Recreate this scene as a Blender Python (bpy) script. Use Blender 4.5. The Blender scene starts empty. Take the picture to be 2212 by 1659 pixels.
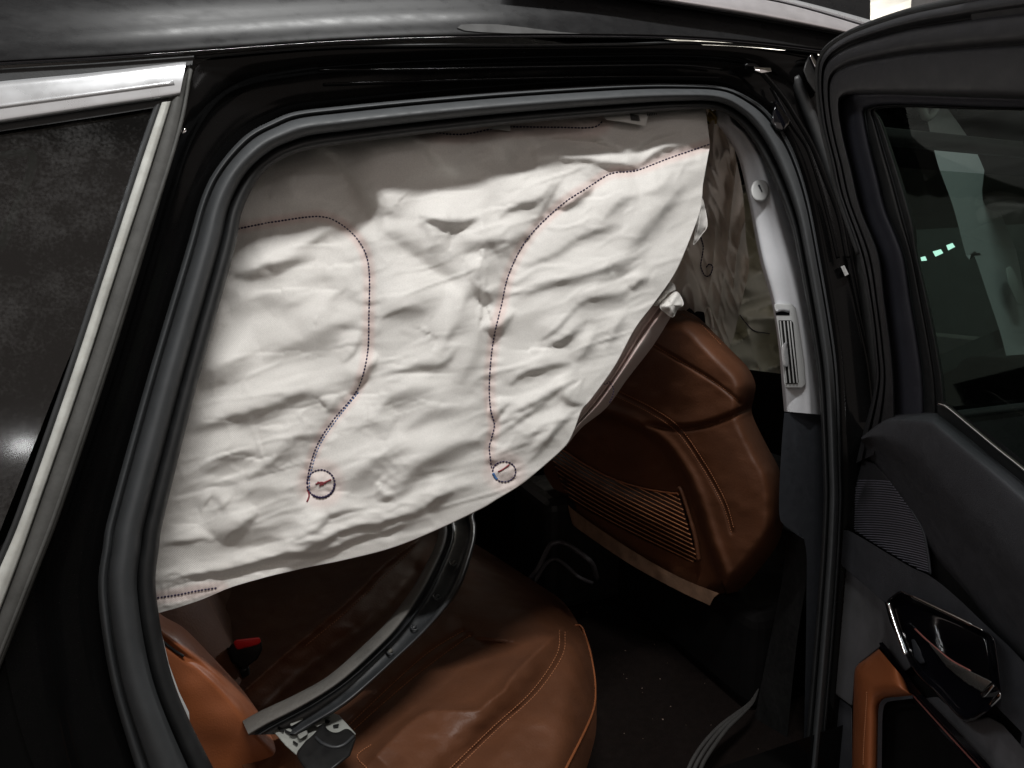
import bpy, bmesh, math, random
import numpy as np
random.seed(7); np.random.seed(7)
R = math.radians
sc = bpy.context.scene

# ------------------------------------------------------------------ camera
W, H = 2212.0, 1659.0
HFOV = 75.0; YAW = R(22.0); PITCH = R(10.0)
CAM = np.array([0.0, -0.75, 1.32])
FPX = (W / 2) / math.tan(R(HFOV / 2))
cy, sy, cp, sp = math.cos(YAW), math.sin(YAW), math.cos(PITCH), math.sin(PITCH)
FWD = np.array([sy * cp, cy * cp, -sp]); RGT = np.array([cy, -sy, 0.0]); UPV = np.array([sy * sp, cy * sp, cp])
cam = bpy.data.cameras.new('camera'); camo = bpy.data.objects.new('camera', cam); sc.collection.objects.link(camo)
cam.sensor_width = 36; cam.lens = 18 / math.tan(R(HFOV / 2)); cam.clip_start = 0.02; cam.clip_end = 200
camo.location = CAM; camo.rotation_euler = (math.pi / 2 - PITCH, 0, -YAW)
sc.camera = camo

# ------------------------------------------------------------------ world, lamps and added fill
w = bpy.data.worlds.new('World'); sc.world = w; w.use_nodes = True
w.node_tree.nodes['Background'].inputs[0].default_value = (1.0, 0.87, 0.79, 1)
w.node_tree.nodes['Background'].inputs[1].default_value = 0.31
def area(name, loc, target, sx, sy_, power, col):
    l = bpy.data.lights.new(name, 'AREA'); l.shape = 'RECTANGLE'; l.size = sx; l.size_y = sy_; l.energy = power; l.color = col
    o = bpy.data.objects.new(name, l); sc.collection.objects.link(o); o.location = loc
    import mathutils
    dv = mathutils.Vector(target) - mathutils.Vector(loc)
    o.rotation_euler = dv.to_track_quat('-Z', 'Y').to_euler()
    return o
area('tube_lamp_key', (0.25, -0.85, 3.7), (0.3, 0.15, 1.1), 1.3, 0.07, 60, (1.0, 1.0, 0.985))
area('tube_lamp_rear', (-2.6, -0.7, 3.5), (0.6, 0.1, 1.0), 1.3, 0.12, 20, (0.92, 0.97, 1.0))
area('tube_lamp_front', (2.2, -3.4, 3.6), (0.5, 0.1, 1.1), 1.6, 0.2, 5, (1.0, 0.96, 0.95))
area('round_lamp_behind', (-0.85, -2.28, 1.794), (-0.214, 0.044, 1.14), 0.06, 0.06, 0.4, (1, 1, 1))
pl = bpy.data.lights.new('ceiling_fill_light', 'POINT'); pl.energy = 550; pl.shadow_soft_size = 0.3; plo = bpy.data.objects.new('ceiling_fill_light', pl); sc.collection.objects.link(plo); plo.location = (9.0, 8.5, 3.3)  # added unseen point light that brightens the workshop ceiling
sc.view_settings.view_transform = 'Standard'; sc.view_settings.look = 'None'
sc.view_settings.exposure = 0.2; sc.view_settings.gamma = 1.0
sc.cycles.max_bounces = 8; sc.cycles.transparent_max_bounces = 12
sc.cycles.caustics_reflective = False; sc.cycles.caustics_refractive = False

# ------------------------------------------------------------------ measuring helpers
def S(z):
    q = z - 1.0
    return 0.14 * (q + np.sqrt(q * q + 0.01))
HX, HY = 0.95, 0.0
AL = R(70.0); DN = np.array([-math.sin(AL), math.cos(AL)])       # inward normal of the open door
def F_body(p): return p[..., 1] - S(p[..., 2])
def F_door(p): return S(p[..., 2]) - (DN[0] * (p[..., 0] - HX) + DN[1] * (p[..., 1] - HY))
def F_fseat(p): return (p[..., 0] - 0.87) + 0.2 * (p[..., 1] - 0.2) + 0.08 * (p[..., 2] - 0.69)
def F_z(z0): return lambda p: z0 - p[..., 2]
def F_y(y0): return lambda p: p[..., 1] - y0
BODY, DOOR, FSEAT = F_body, F_door, F_fseat
def P(u, v, F, o=0.0):
    u = np.asarray(u, float); v = np.asarray(v, float)
    x = (u - W / 2) / FPX; y = (v - H / 2) / FPX
    d = FWD + x[..., None] * RGT - y[..., None] * UPV
    t0 = np.full(u.shape, 0.4); t1 = np.full(u.shape, 1.2)
    f0 = F(CAM + t0[..., None] * d) - o; f1 = F(CAM + t1[..., None] * d) - o
    for _ in range(14):
        den = f1 - f0; den = np.where(np.abs(den) < 1e-12, 1e-12, den)
        t2 = t1 - f1 * (t1 - t0) / den
        t0, f0 = t1, f1; t1 = t2; f1 = F(CAM + t1[..., None] * d) - o
    return CAM + t1[..., None] * d
def crop(ox, oy, s):
    return lambda *pts: [((ox + a[0] / s) * 0.90028, (oy + a[1] / s) * 0.90028) + tuple(a[2:]) for a in pts]
k1, k2, k3 = crop(0, 0, 2.676), crop(820, 0, 2.676), crop(1637, 0, 2.676)
k4, k5, k6 = crop(0, 610, 2.676), crop(820, 610, 2.676), crop(1637, 610, 2.676)
k7, k8, k9 = crop(0, 1223, 2.676), crop(820, 1223, 2.676), crop(1637, 1223, 2.676)
ks = crop(1250, 650, 2.0743); kp = crop(1600, 200, 3.951); kb = crop(350, 1350, 3.365)
def cr(pts, n):
    """Catmull-Rom through pts, n samples evenly spaced by chord length"""
    p = np.array(pts, float)
    if len(p) == 2:
        return p[0] + (p[1] - p[0]) * np.linspace(0, 1, n)[:, None]
    q = np.vstack([2 * p[0] - p[1], p, 2 * p[-1] - p[-2]])
    out = []
    for i in range(1, len(q) - 2):
        t = np.linspace(0, 1, 24, endpoint=False)[:, None]
        a, b, c, d = q[i - 1], q[i], q[i + 1], q[i + 2]
        out.append(0.5 * ((2 * b) + (-a + c) * t + (2 * a - 5 * b + 4 * c - d) * t ** 2 + (-a + 3 * b - 3 * c + d) * t ** 3))
    out.append(p[-1:]); o = np.vstack(out)
    L = np.r_[0, np.cumsum(np.linalg.norm(np.diff(o[:, :2] if o.shape[1] > 2 and abs(o[:, :2]).max() > 20 else o, axis=0), axis=1))]
    x = np.linspace(0, L[-1], n)
    return np.stack([np.interp(x, L, o[:, k]) for k in range(o.shape[1])], 1)

# value noise on the picture grid (numpy)
_perm = np.random.permutation(4096)
def vnoise(x, y, seed=0):
    xi = np.floor(x).astype(int); yi = np.floor(y).astype(int); fx = x - xi; fy = y - yi
    fx = fx * fx * fx * (fx * (fx * 6 - 15) + 10); fy = fy * fy * fy * (fy * (fy * 6 - 15) + 10)
    def h(a, b): return _perm[(_perm[(a + seed * 131) & 4095] + b) & 4095] / 4095.0
    return (h(xi, yi) * (1 - fx) + h(xi + 1, yi) * fx) * (1 - fy) + (h(xi, yi + 1) * (1 - fx) + h(xi + 1, yi + 1) * fx) * fy
def dist_path(U, V, path, n=48):
    """signed distance (positive below / right of the path), position along it 0..1"""
    c = cr(path, n)[:, :2]; best = np.full(U.shape, 1e9); sg = np.zeros(U.shape); al = np.zeros(U.shape)
    for i in range(n - 1):
        a, b = c[i], c[i + 1]; e = b - a; L2 = max(e @ e, 1e-9)
        t = np.clip(((U - a[0]) * e[0] + (V - a[1]) * e[1]) / L2, 0, 1)
        dx = U - a[0] - t * e[0]; dy = V - a[1] - t * e[1]; d2 = dx * dx + dy * dy
        m = d2 < best; best = np.where(m, d2, best)
        sg = np.where(m, np.sign(e[0] * dy - e[1] * dx), sg); al = np.where(m, (i + t) / (n - 1), al)
    return np.sqrt(best) * sg, al

# ------------------------------------------------------------------ materials
def M(name, col, rough=0.5, metal=0.0, coat=0.0, var=0.12, vs=18.0, bump=0.0, bs=300.0, dust=0.0, dcol=(0.3, 0.29, 0.27),
      dscale=9.0, spec=0.5, rvar=0.1, stretch=(1, 1, 1), sheen=0.0, attr=None, acol=None, fine=0.0):
    m = bpy.data.materials.new(name); m.use_nodes = True; nt = m.node_tree; N = nt.nodes; L = nt.links
    b = N['Principled BSDF']; tc = N.new('ShaderNodeTexCoord'); mp = N.new('ShaderNodeMapping'); mp.inputs['Scale'].default_value = stretch
    L.new(tc.outputs['Object'], mp.inputs[0])
    n1 = N.new('ShaderNodeTexNoise'); n1.inputs['Scale'].default_value = vs; n1.inputs['Detail'].default_value = 6; n1.inputs['Roughness'].default_value = 0.6
    L.new(mp.outputs[0], n1.inputs['Vector'])
    r = N.new('ShaderNodeMapRange'); r.inputs['From Min'].default_value = 0.3; r.inputs['From Max'].default_value = 0.7
    r.inputs['To Min'].default_value = 1 - var; r.inputs['To Max'].default_value = 1 + var
    L.new(n1.outputs[0], r.inputs[0])
    mx = N.new('ShaderNodeMix'); mx.data_type = 'RGBA'; mx.blend_type = 'MULTIPLY'; mx.inputs['Factor'].default_value = 1
    mx.inputs[6].default_value = (*col, 1); L.new(r.outputs[0], mx.inputs[7]); last = mx.outputs[2]
    if fine > 0:
        nf = N.new('ShaderNodeTexNoise'); nf.inputs['Scale'].default_value = 520; nf.inputs['Detail'].default_value = 2; L.new(tc.outputs['Object'], nf.inputs['Vector'])
        rf = N.new('ShaderNodeMapRange'); rf.inputs['From Min'].default_value = 0.3; rf.inputs['From Max'].default_value = 0.7; rf.inputs['To Min'].default_value = 1 - fine; rf.inputs['To Max'].default_value = 1 + fine; L.new(nf.outputs[0], rf.inputs[0])
        mf = N.new('ShaderNodeMix'); mf.data_type = 'RGBA'; mf.blend_type = 'MULTIPLY'; mf.inputs['Factor'].default_value = 1; L.new(last, mf.inputs[6]); L.new(rf.outputs[0], mf.inputs[7]); last = mf.outputs[2]
    if attr:
        at = N.new('ShaderNodeAttribute'); at.attribute_name = attr
        ma = N.new('ShaderNodeMix'); ma.data_type = 'RGBA'; L.new(at.outputs['Fac'], ma.inputs['Factor'])
        L.new(last, ma.inputs[6]); ma.inputs[7].default_value = (*acol, 1); last = ma.outputs[2]
    rr = N.new('ShaderNodeMapRange'); rr.inputs['From Min'].default_value = 0.3; rr.inputs['From Max'].default_value = 0.7
    rr.inputs['To Min'].default_value = max(0.02, rough - rvar); rr.inputs['To Max'].default_value = min(1, rough + rvar)
    n2 = N.new('ShaderNodeTexNoise'); n2.inputs['Scale'].default_value = vs * 2.3; n2.inputs['Detail'].default_value = 5
    L.new(mp.outputs[0], n2.inputs['Vector']); L.new(n2.outputs[0], rr.inputs[0]); rough_out = rr.outputs[0]
    if dust > 0:
        n3 = N.new('ShaderNodeTexNoise'); n3.inputs['Scale'].default_value = dscale; n3.inputs['Detail'].default_value = 9; n3.inputs['Roughness'].default_value = 0.72
        L.new(mp.outputs[0], n3.inputs['Vector'])
        n4 = N.new('ShaderNodeTexNoise'); n4.inputs['Scale'].default_value = dscale * 14; n4.inputs['Detail'].default_value = 4
        L.new(mp.outputs[0], n4.inputs['Vector'])
        mm = N.new('ShaderNodeMath'); mm.operation = 'MULTIPLY'; L.new(n3.outputs[0], mm.inputs[0]); L.new(n4.outputs[0], mm.inputs[1])
        dr = N.new('ShaderNodeMapRange'); dr.inputs['From Min'].default_value = 0.14; dr.inputs['From Max'].default_value = 0.42
        dr.inputs['To Min'].default_value = dust * 0.45; dr.inputs['To Max'].default_value = dust
        L.new(mm.outputs[0], dr.inputs[0])
        md = N.new('ShaderNodeMix'); md.data_type = 'RGBA'; L.new(dr.outputs[0], md.inputs['Factor']); L.new(last, md.inputs[6]); md.inputs[7].default_value = (*dcol, 1); last = md.outputs[2]
        ad = N.new('ShaderNodeMath'); ad.operation = 'MULTIPLY_ADD'; L.new(dr.outputs[0], ad.inputs[0]); ad.inputs[1].default_value = 1.0; L.new(rough_out, ad.inputs[2]); ad.use_clamp = True
        rough_out = ad.outputs[0]
    L.new(last, b.inputs['Base Color']); L.new(rough_out, b.inputs['Roughness'])
    b.inputs['Metallic'].default_value = metal; b.inputs['Coat Weight'].default_value = coat; b.inputs['Coat Roughness'].default_value = 0.06
    b.inputs['Specular IOR Level'].default_value = spec
    if sheen: b.inputs['Sheen Weight'].default_value = sheen
    if bump > 0:
        n5 = N.new('ShaderNodeTexNoise'); n5.inputs['Scale'].default_value = bs; n5.inputs['Detail'].default_value = 3
        L.new(mp.outputs[0], n5.inputs['Vector']); bp = N.new('ShaderNodeBump'); bp.inputs['Strength'].default_value = bump; bp.inputs['Distance'].default_value = 0.001
        L.new(n5.outputs[0], bp.inputs['Height']); L.new(bp.outputs[0], b.inputs['Normal'])
    return m
def wave_bump(m, scale, strength, rot=(0, 0, 0), dist=0.001, kind='SAW'):
    nt = m.node_tree; N = nt.nodes; L = nt.links; b = N['Principled BSDF']
    tc = N.new('ShaderNodeTexCoord'); mp = N.new('ShaderNodeMapping'); mp.inputs['Rotation'].default_value = rot; L.new(tc.outputs['Object'], mp.inputs[0])
    wv = N.new('ShaderNodeTexWave'); wv.inputs['Scale'].default_value = scale; wv.inputs['Distortion'].default_value = 0.3; L.new(mp.outputs[0], wv.inputs[0])
    bp = N.new('ShaderNodeBump'); bp.inputs['Strength'].default_value = strength; bp.inputs['Distance'].default_value = dist
    L.new(wv.outputs['Fac'], bp.inputs['Height'])
    src = b.inputs['Normal'].links
    if src: L.new(src[0].from_socket, bp.inputs['Normal'])
    L.new(bp.outputs[0], b.inputs['Normal'])
    return m
def glass(name, tint, gloss=(1, 1, 1), gr=0.03, dirt=0.0, dcol=(0.3, 0.3, 0.3), dscale=14):
    m = bpy.data.materials.new(name); m.use_nodes = True; nt = m.node_tree; N = nt.nodes; L = nt.links
    N.remove(N['Principled BSDF']); out = N['Material Output']
    tr = N.new('ShaderNodeBsdfTransparent'); tr.inputs[0].default_value = (*tint, 1)
    gl = N.new('ShaderNodeBsdfGlossy'); gl.inputs['Roughness'].default_value = gr; gl.inputs['Color'].default_value = (*gloss, 1)
    fr = N.new('ShaderNodeFresnel'); fr.inputs[0].default_value = 1.52
    mx = N.new('ShaderNodeMixShader'); L.new(fr.outputs[0], mx.inputs[0]); L.new(tr.outputs[0], mx.inputs[1]); L.new(gl.outputs[0], mx.inputs[2]); last = mx.outputs[0]
    if dirt > 0:
        tc = N.new('ShaderNodeTexCoord'); n1 = N.new('ShaderNodeTexNoise'); n1.inputs['Scale'].default_value = dscale; n1.inputs['Detail'].default_value = 10; n1.inputs['Roughness'].default_value = 0.7
        L.new(tc.outputs['Object'], n1.inputs['Vector'])
        n2 = N.new('ShaderNodeTexNoise'); n2.inputs['Scale'].default_value = dscale * 10; n2.inputs['Detail'].default_value = 5; L.new(tc.outputs['Object'], n2.inputs['Vector'])
        mm = N.new('ShaderNodeMath'); mm.operation = 'MULTIPLY'; L.new(n1.outputs[0], mm.inputs[0]); L.new(n2.outputs[0], mm.inputs[1])
        mr = N.new('ShaderNodeMapRange'); mr.inputs['From Min'].default_value = 0.18; mr.inputs['From Max'].default_value = 0.42; mr.inputs['To Min'].default_value = dirt * 0.12; mr.inputs['To Max'].default_value = dirt
        n9 = N.new('ShaderNodeTexNoise'); n9.inputs['Scale'].default_value = dscale * .35; n9.inputs['Detail'].default_value = 3; L.new(tc.outputs['Object'], n9.inputs['Vector'])
        r9 = N.new('ShaderNodeMapRange'); r9.inputs['From Min'].default_value = .35; r9.inputs['From Max'].default_value = .65; r9.inputs['To Min'].default_value = .6; r9.inputs['To Max'].default_value = 1.3; L.new(n9.outputs[0], r9.inputs[0])
        m9 = N.new('ShaderNodeMath'); m9.operation = 'MULTIPLY'; L.new(mm.outputs[0], m9.inputs[0]); L.new(r9.outputs[0], m9.inputs[1])
        L.new(m9.outputs[0], mr.inputs[0])
        df = N.new('ShaderNodeBsdfDiffuse'); df.inputs[0].default_value = (*dcol, 1)
        g2 = N.new('ShaderNodeBsdfGlossy'); g2.inputs['Roughness'].default_value = 0.35; g2.inputs['Color'].default_value = (0.5, 0.5, 0.5, 1)
        md = N.new('ShaderNodeMixShader'); md.inputs[0].default_value = 0.25; L.new(df.outputs[0], md.inputs[1]); L.new(g2.outputs[0], md.inputs[2])
        m2 = N.new('ShaderNodeMixShader'); L.new(mr.outputs[0], m2.inputs[0]); L.new(last, m2.inputs[1]); L.new(md.outputs[0], m2.inputs[2]); last = m2.outputs[0]
    L.new(last, out.inputs[0])
    return m
def emis(name, col, s):
    m = bpy.data.materials.new(name); m.use_nodes = True; N = m.node_tree.nodes
    b = N['Principled BSDF']; b.inputs['Emission Color'].default_value = (*col, 1); b.inputs['Emission Strength'].default_value = s; b.inputs['Base Color'].default_value = (0.5, 0.5, 0.5, 1)
    return m
mPaint = M('dusty black paint', (0.006, 0.006, 0.007), 0.26, spec=0.2, dust=0.055, dcol=(0.3, 0.3, 0.3), dscale=60, stretch=(1.0, 1.4, 2.2), var=0.1, rvar=0.05)
mJamb = M('black jamb paint', (0.003, 0.003, 0.0032), 0.14, spec=0.14, dust=0.006, dcol=(0.25, 0.22, 0.2), dscale=30, var=0.1, rvar=0.06)
mSeal = M('grey rubber seal', (0.05, 0.054, 0.058), 0.55, var=0.12, vs=25, bump=0.15, bs=700, dust=0.03, dscale=30)
mSealD = M('dark rubber', (0.02, 0.021, 0.022), 0.5, var=0.15, vs=30, bump=0.1, bs=600)
mChrome = M('satin silver trim', (0.7, 0.71, 0.73), 0.3, metal=0.55, var=0.02, dust=0.0, dcol=(0.55, 0.55, 0.55), dscale=6, rvar=0.05)
mBright = M('polished chrome', (0.85, 0.85, 0.87), 0.08, metal=1.0, var=0.03, rvar=0.04)
mDirty = M('dirty pale metal strip', (0.5, 0.52, 0.5), 0.45, metal=0.15, var=0.3, vs=30, dust=0.4, dcol=(0.5, 0.45, 0.38), dscale=22)
mRubG = M('worn grey rubber band', (0.05, 0.05, 0.048), 0.6, var=0.3, vs=40, dust=0.12, dcol=(0.3, 0.29, 0.26), dscale=22)
mTrim = M('pale grey woven trim', (0.66, 0.665, 0.69), 0.75, var=0.03, vs=60, bump=0.25, bs=900)
wave_bump(mTrim, 170, 0.35, (0.0, 0.5, 0.3))
mTrimP = M('pale grey smooth plastic', (0.6, 0.605, 0.6), 0.45, var=0.03, vs=40, bump=0.05, bs=900)
mTrimD = M('dark slate trim', (0.035, 0.038, 0.045), 0.6, var=0.1, vs=40, bump=0.3, bs=1000)
mLeather = M('tan leather', (0.105, 0.04, 0.0185), 0.55, var=0.14, vs=10, bump=0.5, bs=260, rvar=0.08, spec=0.33)
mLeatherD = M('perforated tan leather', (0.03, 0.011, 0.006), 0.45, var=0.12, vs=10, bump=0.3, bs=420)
mThread = M('tan stitching thread', (0.36, 0.14, 0.06), 0.7, var=0.15, vs=90)
mPiping = M('tan edge piping', (0.27, 0.09, 0.035), 0.45, var=0.12, vs=40)
mFlap = M('dusty brown felt flap', (0.2, 0.115, 0.07), 0.9, var=0.3, vs=25, bump=0.4, bs=250)
mNet = M('elastic net cord', (0.32, 0.125, 0.05), 0.6, var=0.2, vs=60)
mBag = M('white airbag nylon', (0.755, 0.73, 0.695), 0.6, var=0.03, vs=7, bump=0.4, bs=1500, attr='tint', acol=(0.7, 0.51, 0.47), spec=0.35, sheen=0.1, fine=0.055)
wave_bump(mBag, 190, 0.22, (0.0, 0.78, 0.0), 0.0008)
mBagF = M('shaded airbag nylon', (0.82, 0.75, 0.68), 0.38, var=0.05, vs=9, bump=0.2, bs=900, spec=0.6)
mBagO = M('olive grey airbag nylon', (0.8, 0.78, 0.68), 0.38, var=0.05, vs=9, bump=0.2, bs=900, spec=0.6)
mStitch = M('purple seam thread', (0.02, 0.01, 0.05), 0.7, var=0.3, vs=200)
mStitchR = M('red blue thread end', (0.22, 0.03, 0.04), 0.7, var=0.3, vs=200)
mStitchB = M('blue thread', (0.04, 0.12, 0.3), 0.7, var=0.3, vs=200)
mLabel = M('white printed tape', (0.72, 0.71, 0.68), 0.7, var=0.05)
mInk = M('black print', (0.015, 0.015, 0.015), 0.7)
mStrip = M('scuffed grey strip face', (0.055, 0.05, 0.044), 0.6, var=0.4, vs=22, dust=0.2, dscale=25, stretch=(1, 1, 1))
mStripB = M('scuffed black plastic', (0.012, 0.013, 0.015), 0.38, var=0.3, vs=30, dust=0.07, dcol=(0.35, 0.36, 0.36), dscale=18)
mClip = M('dirty white clip plastic', (0.26, 0.265, 0.245), 0.55, var=0.3, vs=25, dust=0.3, dcol=(0.15, 0.14, 0.12), dscale=30)
mBlackP = M('black plastic', (0.004, 0.004, 0.0045), 0.4, spec=0.25, var=0.2, vs=40, dust=0.04)
mGlossB = M('piano black plastic', (0.004, 0.004, 0.006), 0.08, coat=0.6, var=0.1, rvar=0.03)
mRed = M('red buckle button', (0.55, 0.012, 0.015), 0.4, var=0.1)
mCarpet = M('black carpet', (0.003, 0.0025, 0.0025), 0.95, spec=0.1, var=0.4, vs=60, bump=0.8, bs=350, dust=0.03, dcol=(0.25, 0.14, 0.1), dscale=45)
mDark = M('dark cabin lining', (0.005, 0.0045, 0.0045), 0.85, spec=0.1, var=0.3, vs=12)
mDoorF = M('door frame dark grey', (0.026, 0.026, 0.029), 0.55, var=0.1, vs=25, bump=0.2, bs=800)
mDoorI = M('door frame slate inner', (0.034, 0.035, 0.046), 0.6, var=0.1, vs=25, bump=0.25, bs=900)
mPad = M('slate soft door top', (0.034, 0.035, 0.041), 0.7, var=0.12, vs=30, bump=0.5, bs=900)
mSuede = M('grey suede insert', (0.075, 0.073, 0.08), 0.9, var=0.55, vs=9, bump=0.3, bs=600, sheen=0.1, stretch=(1, 1, 0.6))
mGrille = M('grey speaker grille', (0.15, 0.145, 0.175), 0.5, var=0.08)
mOrange = M('tan door and lit bolster leather', (0.28, 0.085, 0.03), 0.45, var=0.08, vs=12, bump=0.35, bs=520)
mQGlass = glass('dusty tinted quarter glass', (0.16, 0.18, 0.17), gr=0.10, dirt=0.13, dcol=(0.22, 0.22, 0.22), dscale=30)
mDGlass = glass('green tinted door glass', (0.27, 0.36, 0.325), gloss=(.35, .38, .37), dirt=0.012, dcol=(0.3, 0.32, 0.31), dscale=10)
mGreen = M('pale green edge and ghost', (0.5, 0.75, 0.66), 0.4, var=0.2, vs=30)  # serves the window edges and the drawn ghost reflection
mRail = M('anodised roof rail', (0.72, 0.69, 0.71), 0.35, metal=0.6, var=0.04, rvar=0.05)
mCeil = M('corrugated workshop roofing', (0.75, 0.7, 0.6), 0.8, var=0.25, vs=1.5)
mBeam = M('white painted beam', (0.5, 0.5, 0.51), 0.6, var=0.06)
mWall = M('dark workshop wall', (0.012, 0.016, 0.015), 0.9, var=0.3, vs=2)
mWire = M('yellow wiring foil', (0.35, 0.25, 0.08), 0.4, var=0.4, vs=60)

# ------------------------------------------------------------------ object helpers
COL = sc.collection
ORG = {}
def thing(name, label, cat, org, group=None):
    o = bpy.data.objects.new(name, None); COL.objects.link(o); o.location = org; o.empty_display_size = 0.05
    o['label'] = label; o['category'] = cat
    if group: o['group'] = group
    ORG[o.name] = np.array(org, float)
    return o
def link(name, verts, faces, mat, parent=None, smooth=True, label=None, kind=None):
    verts = np.asarray(verts, float)
    org = np.zeros(3)
    if parent is not None:
        org = ORG[parent.name]
    me = bpy.data.meshes.new(name)
    me.from_pydata([tuple(x) for x in (verts - org)], [], faces); me.update()
    if smooth: me.polygons.foreach_set('use_smooth', [True] * len(me.polygons))
    o = bpy.data.objects.new(name, me); COL.objects.link(o); me.materials.append(mat)
    if parent is not None:
        o.parent = parent; ORG[o.name] = org
    else: ORG[o.name] = org
    if label: o['label'] = label
    if kind: o['kind'] = kind
    return o
def gridfaces(nr, nc):
    i = np.arange(nr - 1)[:, None] * nc + np.arange(nc - 1)[None, :]
    f = np.stack([i, i + 1, i + nc + 1, i + nc], -1).reshape(-1, 4)
    return f.tolist()
def rows(curves, nu, nv, smooth=True):
    c = []
    for q in curves:
        q = [tuple(a) + (0.0,) * (3 - len(a)) for a in q]; c.append(cr(q, nu))
    c = np.array(c)                                     # k,nu,3
    k = len(c)
    if k == 2 or not smooth:
        t = np.linspace(0, k - 1, nv); i = np.minimum(t.astype(int), k - 2); f = (t - i)[:, None, None]
        return c[i] * (1 - f) + c[i + 1] * f
    q = np.concatenate([2 * c[:1] - c[1:2], c, 2 * c[-1:] - c[-2:-1]])
    t = np.linspace(0, k - 1, nv); i = np.minimum(t.astype(int), k - 2); f = (t - i)[:, None, None]
    a, b, d, e = q[i], q[i + 1], q[i + 2], q[i + 3]
    return 0.5 * (2 * b + (-a + d) * f + (2 * a - 5 * b + 4 * d - e) * f ** 2 + (-a + 3 * b - 3 * d + e) * f ** 3)
def sheet(name, curves, F, mat, parent, nu=60, nv=16, o=0.0, ofn=None, smooth=True, thick=0.0, label=None, kind=None, tint=None, flat=False):
    g = rows(curves, nu, nv, smooth); U, V, O = g[..., 0], g[..., 1], g[..., 2] + o
    if ofn is not None: O = O + ofn(U, V)
    p = P(U, V, F, O).reshape(-1, 3)
    fcs = gridfaces(nv, nu); mid = fcs[len(fcs) // 2 + nu // 2]; q = p[mid]
    if np.dot(np.cross(q[1] - q[0], q[2] - q[0]), CAM - q[0]) < 0: fcs = [f[::-1] for f in fcs]
    ob = link(name, p, fcs, mat, parent, not flat, label, kind)
    if tint is not None:
        at = ob.data.attributes.new('tint', 'FLOAT', 'POINT'); at.data.foreach_set('value', tint(U, V).ravel().astype(np.float32))
    if thick:
        md = ob.modifiers.new('thick', 'SOLIDIFY'); md.thickness = thick; md.offset = 0
        # keep thickness on the far side of the seen face
    return ob
def plate(name, outline, F, mat, parent, o=0.0, thick=0.01, bev=0.002, curve=0, label=None, kind=None, seg=3):
    pts = outline if not curve else [tuple(x) for x in cr(list(outline) + [outline[0]], curve)[:-1]]
    u = np.array([p[0] for p in pts]); v = np.array([p[1] for p in pts]); oo = np.array([p[2] if len(p) > 2 else 0 for p in pts]) + o
    a = P(u, v, F, oo); b = P(u, v, F, oo + thick); n = len(pts)
    faces = [list(range(n)), list(range(2 * n - 1, n - 1, -1))] + [[i, n + i, n + (i + 1) % n, (i + 1) % n] for i in range(n)]
    ob = link(name, np.vstack([a, b]), faces, mat, parent, True, label, kind)
    bm = bmesh.new(); bm.from_mesh(ob.data); bmesh.ops.recalc_face_normals(bm, faces=bm.faces); bm.to_mesh(ob.data); bm.free()
    if bev:
        md = ob.modifiers.new('bevel', 'BEVEL'); md.width = bev; md.segments = seg; md.limit_method = 'ANGLE'; md.angle_limit = R(40)
    ob.data.polygons.foreach_set('use_smooth', [bool(bev)] * len(ob.data.polygons))
    return ob
def tube_mesh(pts, rad, seg=8, cap=True):
    p = np.asarray(pts, float); n = len(p); rad = np.broadcast_to(np.asarray(rad, float), (n,))
    t = np.gradient(p, axis=0); t /= np.linalg.norm(t, axis=1)[:, None] + 1e-12
    ref = np.array([0, 0, 1.0]) if abs(t[:, 2]).mean() < 0.8 else np.array([0, 1.0, 0])
    a = np.cross(t, ref); a /= np.linalg.norm(a, axis=1)[:, None] + 1e-12; b = np.cross(t, a)
    th = np.linspace(0, 2 * np.pi, seg, endpoint=False)
    v = p[:, None] + rad[:, None, None] * (np.cos(th)[None, :, None] * a[:, None] + np.sin(th)[None, :, None] * b[:, None])
    f = []
    for i in range(n - 1):
        for j in range(seg):
            k = (j + 1) % seg; f.append([i * seg + j, i * seg + k, (i + 1) * seg + k, (i + 1) * seg + j])
    if cap: f += [list(range(seg))[::-1], list(range((n - 1) * seg, n * seg))]
    return v.reshape(-1, 3), f
def tube(name, pts, rad, mat, parent, seg=8, label=None, kind=None):
    v, f = tube_mesh(pts, rad, seg); return link(name, v, f, mat, parent, True, label, kind)
def ptube(name, path, F, rad, mat, parent, o=0.0, n=40, seg=8, ofn=None, label=None, kind=None):
    c = cr([tuple(a) + (0.0,) * (3 - len(a)) for a in path], n); oo = c[:, 2] + o
    if ofn is not None: oo = oo + ofn(c[:, 0], c[:, 1])
    return tube(name, P(c[:, 0], c[:, 1], F, oo), rad, mat, parent, seg, label, kind)
def dashes(name, path, F, mat, parent, o=0.0, ofn=None, step=5.0, fill=0.6, rad=0.0007, n=None, label=None, zig=0.0):
    """a row of short thread stitches lying on a surface"""
    c = cr([tuple(a) + (0.0,) * (3 - len(a)) for a in path], 600)
    L = np.r_[0, np.cumsum(np.hypot(np.diff(c[:, 0]), np.diff(c[:, 1])))]; k = int(L[-1] / step)
    vs, fs, base = [], [], 0
    s0 = np.arange(k) * step + np.random.uniform(-.3, .3, k); q = s0[:, None] + step * fill * np.array([0, .5, 1])[None]
    uu = np.interp(q, L, c[:, 0]); vv = np.interp(q, L, c[:, 1]); oa = np.interp(q, L, c[:, 2]) + o
    if ofn is not None: oa = oa + ofn(uu, vv)
    pa = P(uu, vv, F, oa)
    for i in range(k):
        p = pa[i]; a, f = tube_mesh(p, [rad * .7, rad, rad * .7], 5)
        vs.append(a); fs += [[x + base for x in g] for g in f]; base += len(a)
    return link(name, np.vstack(vs), fs, mat, parent, True, label, 'stuff')
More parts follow.
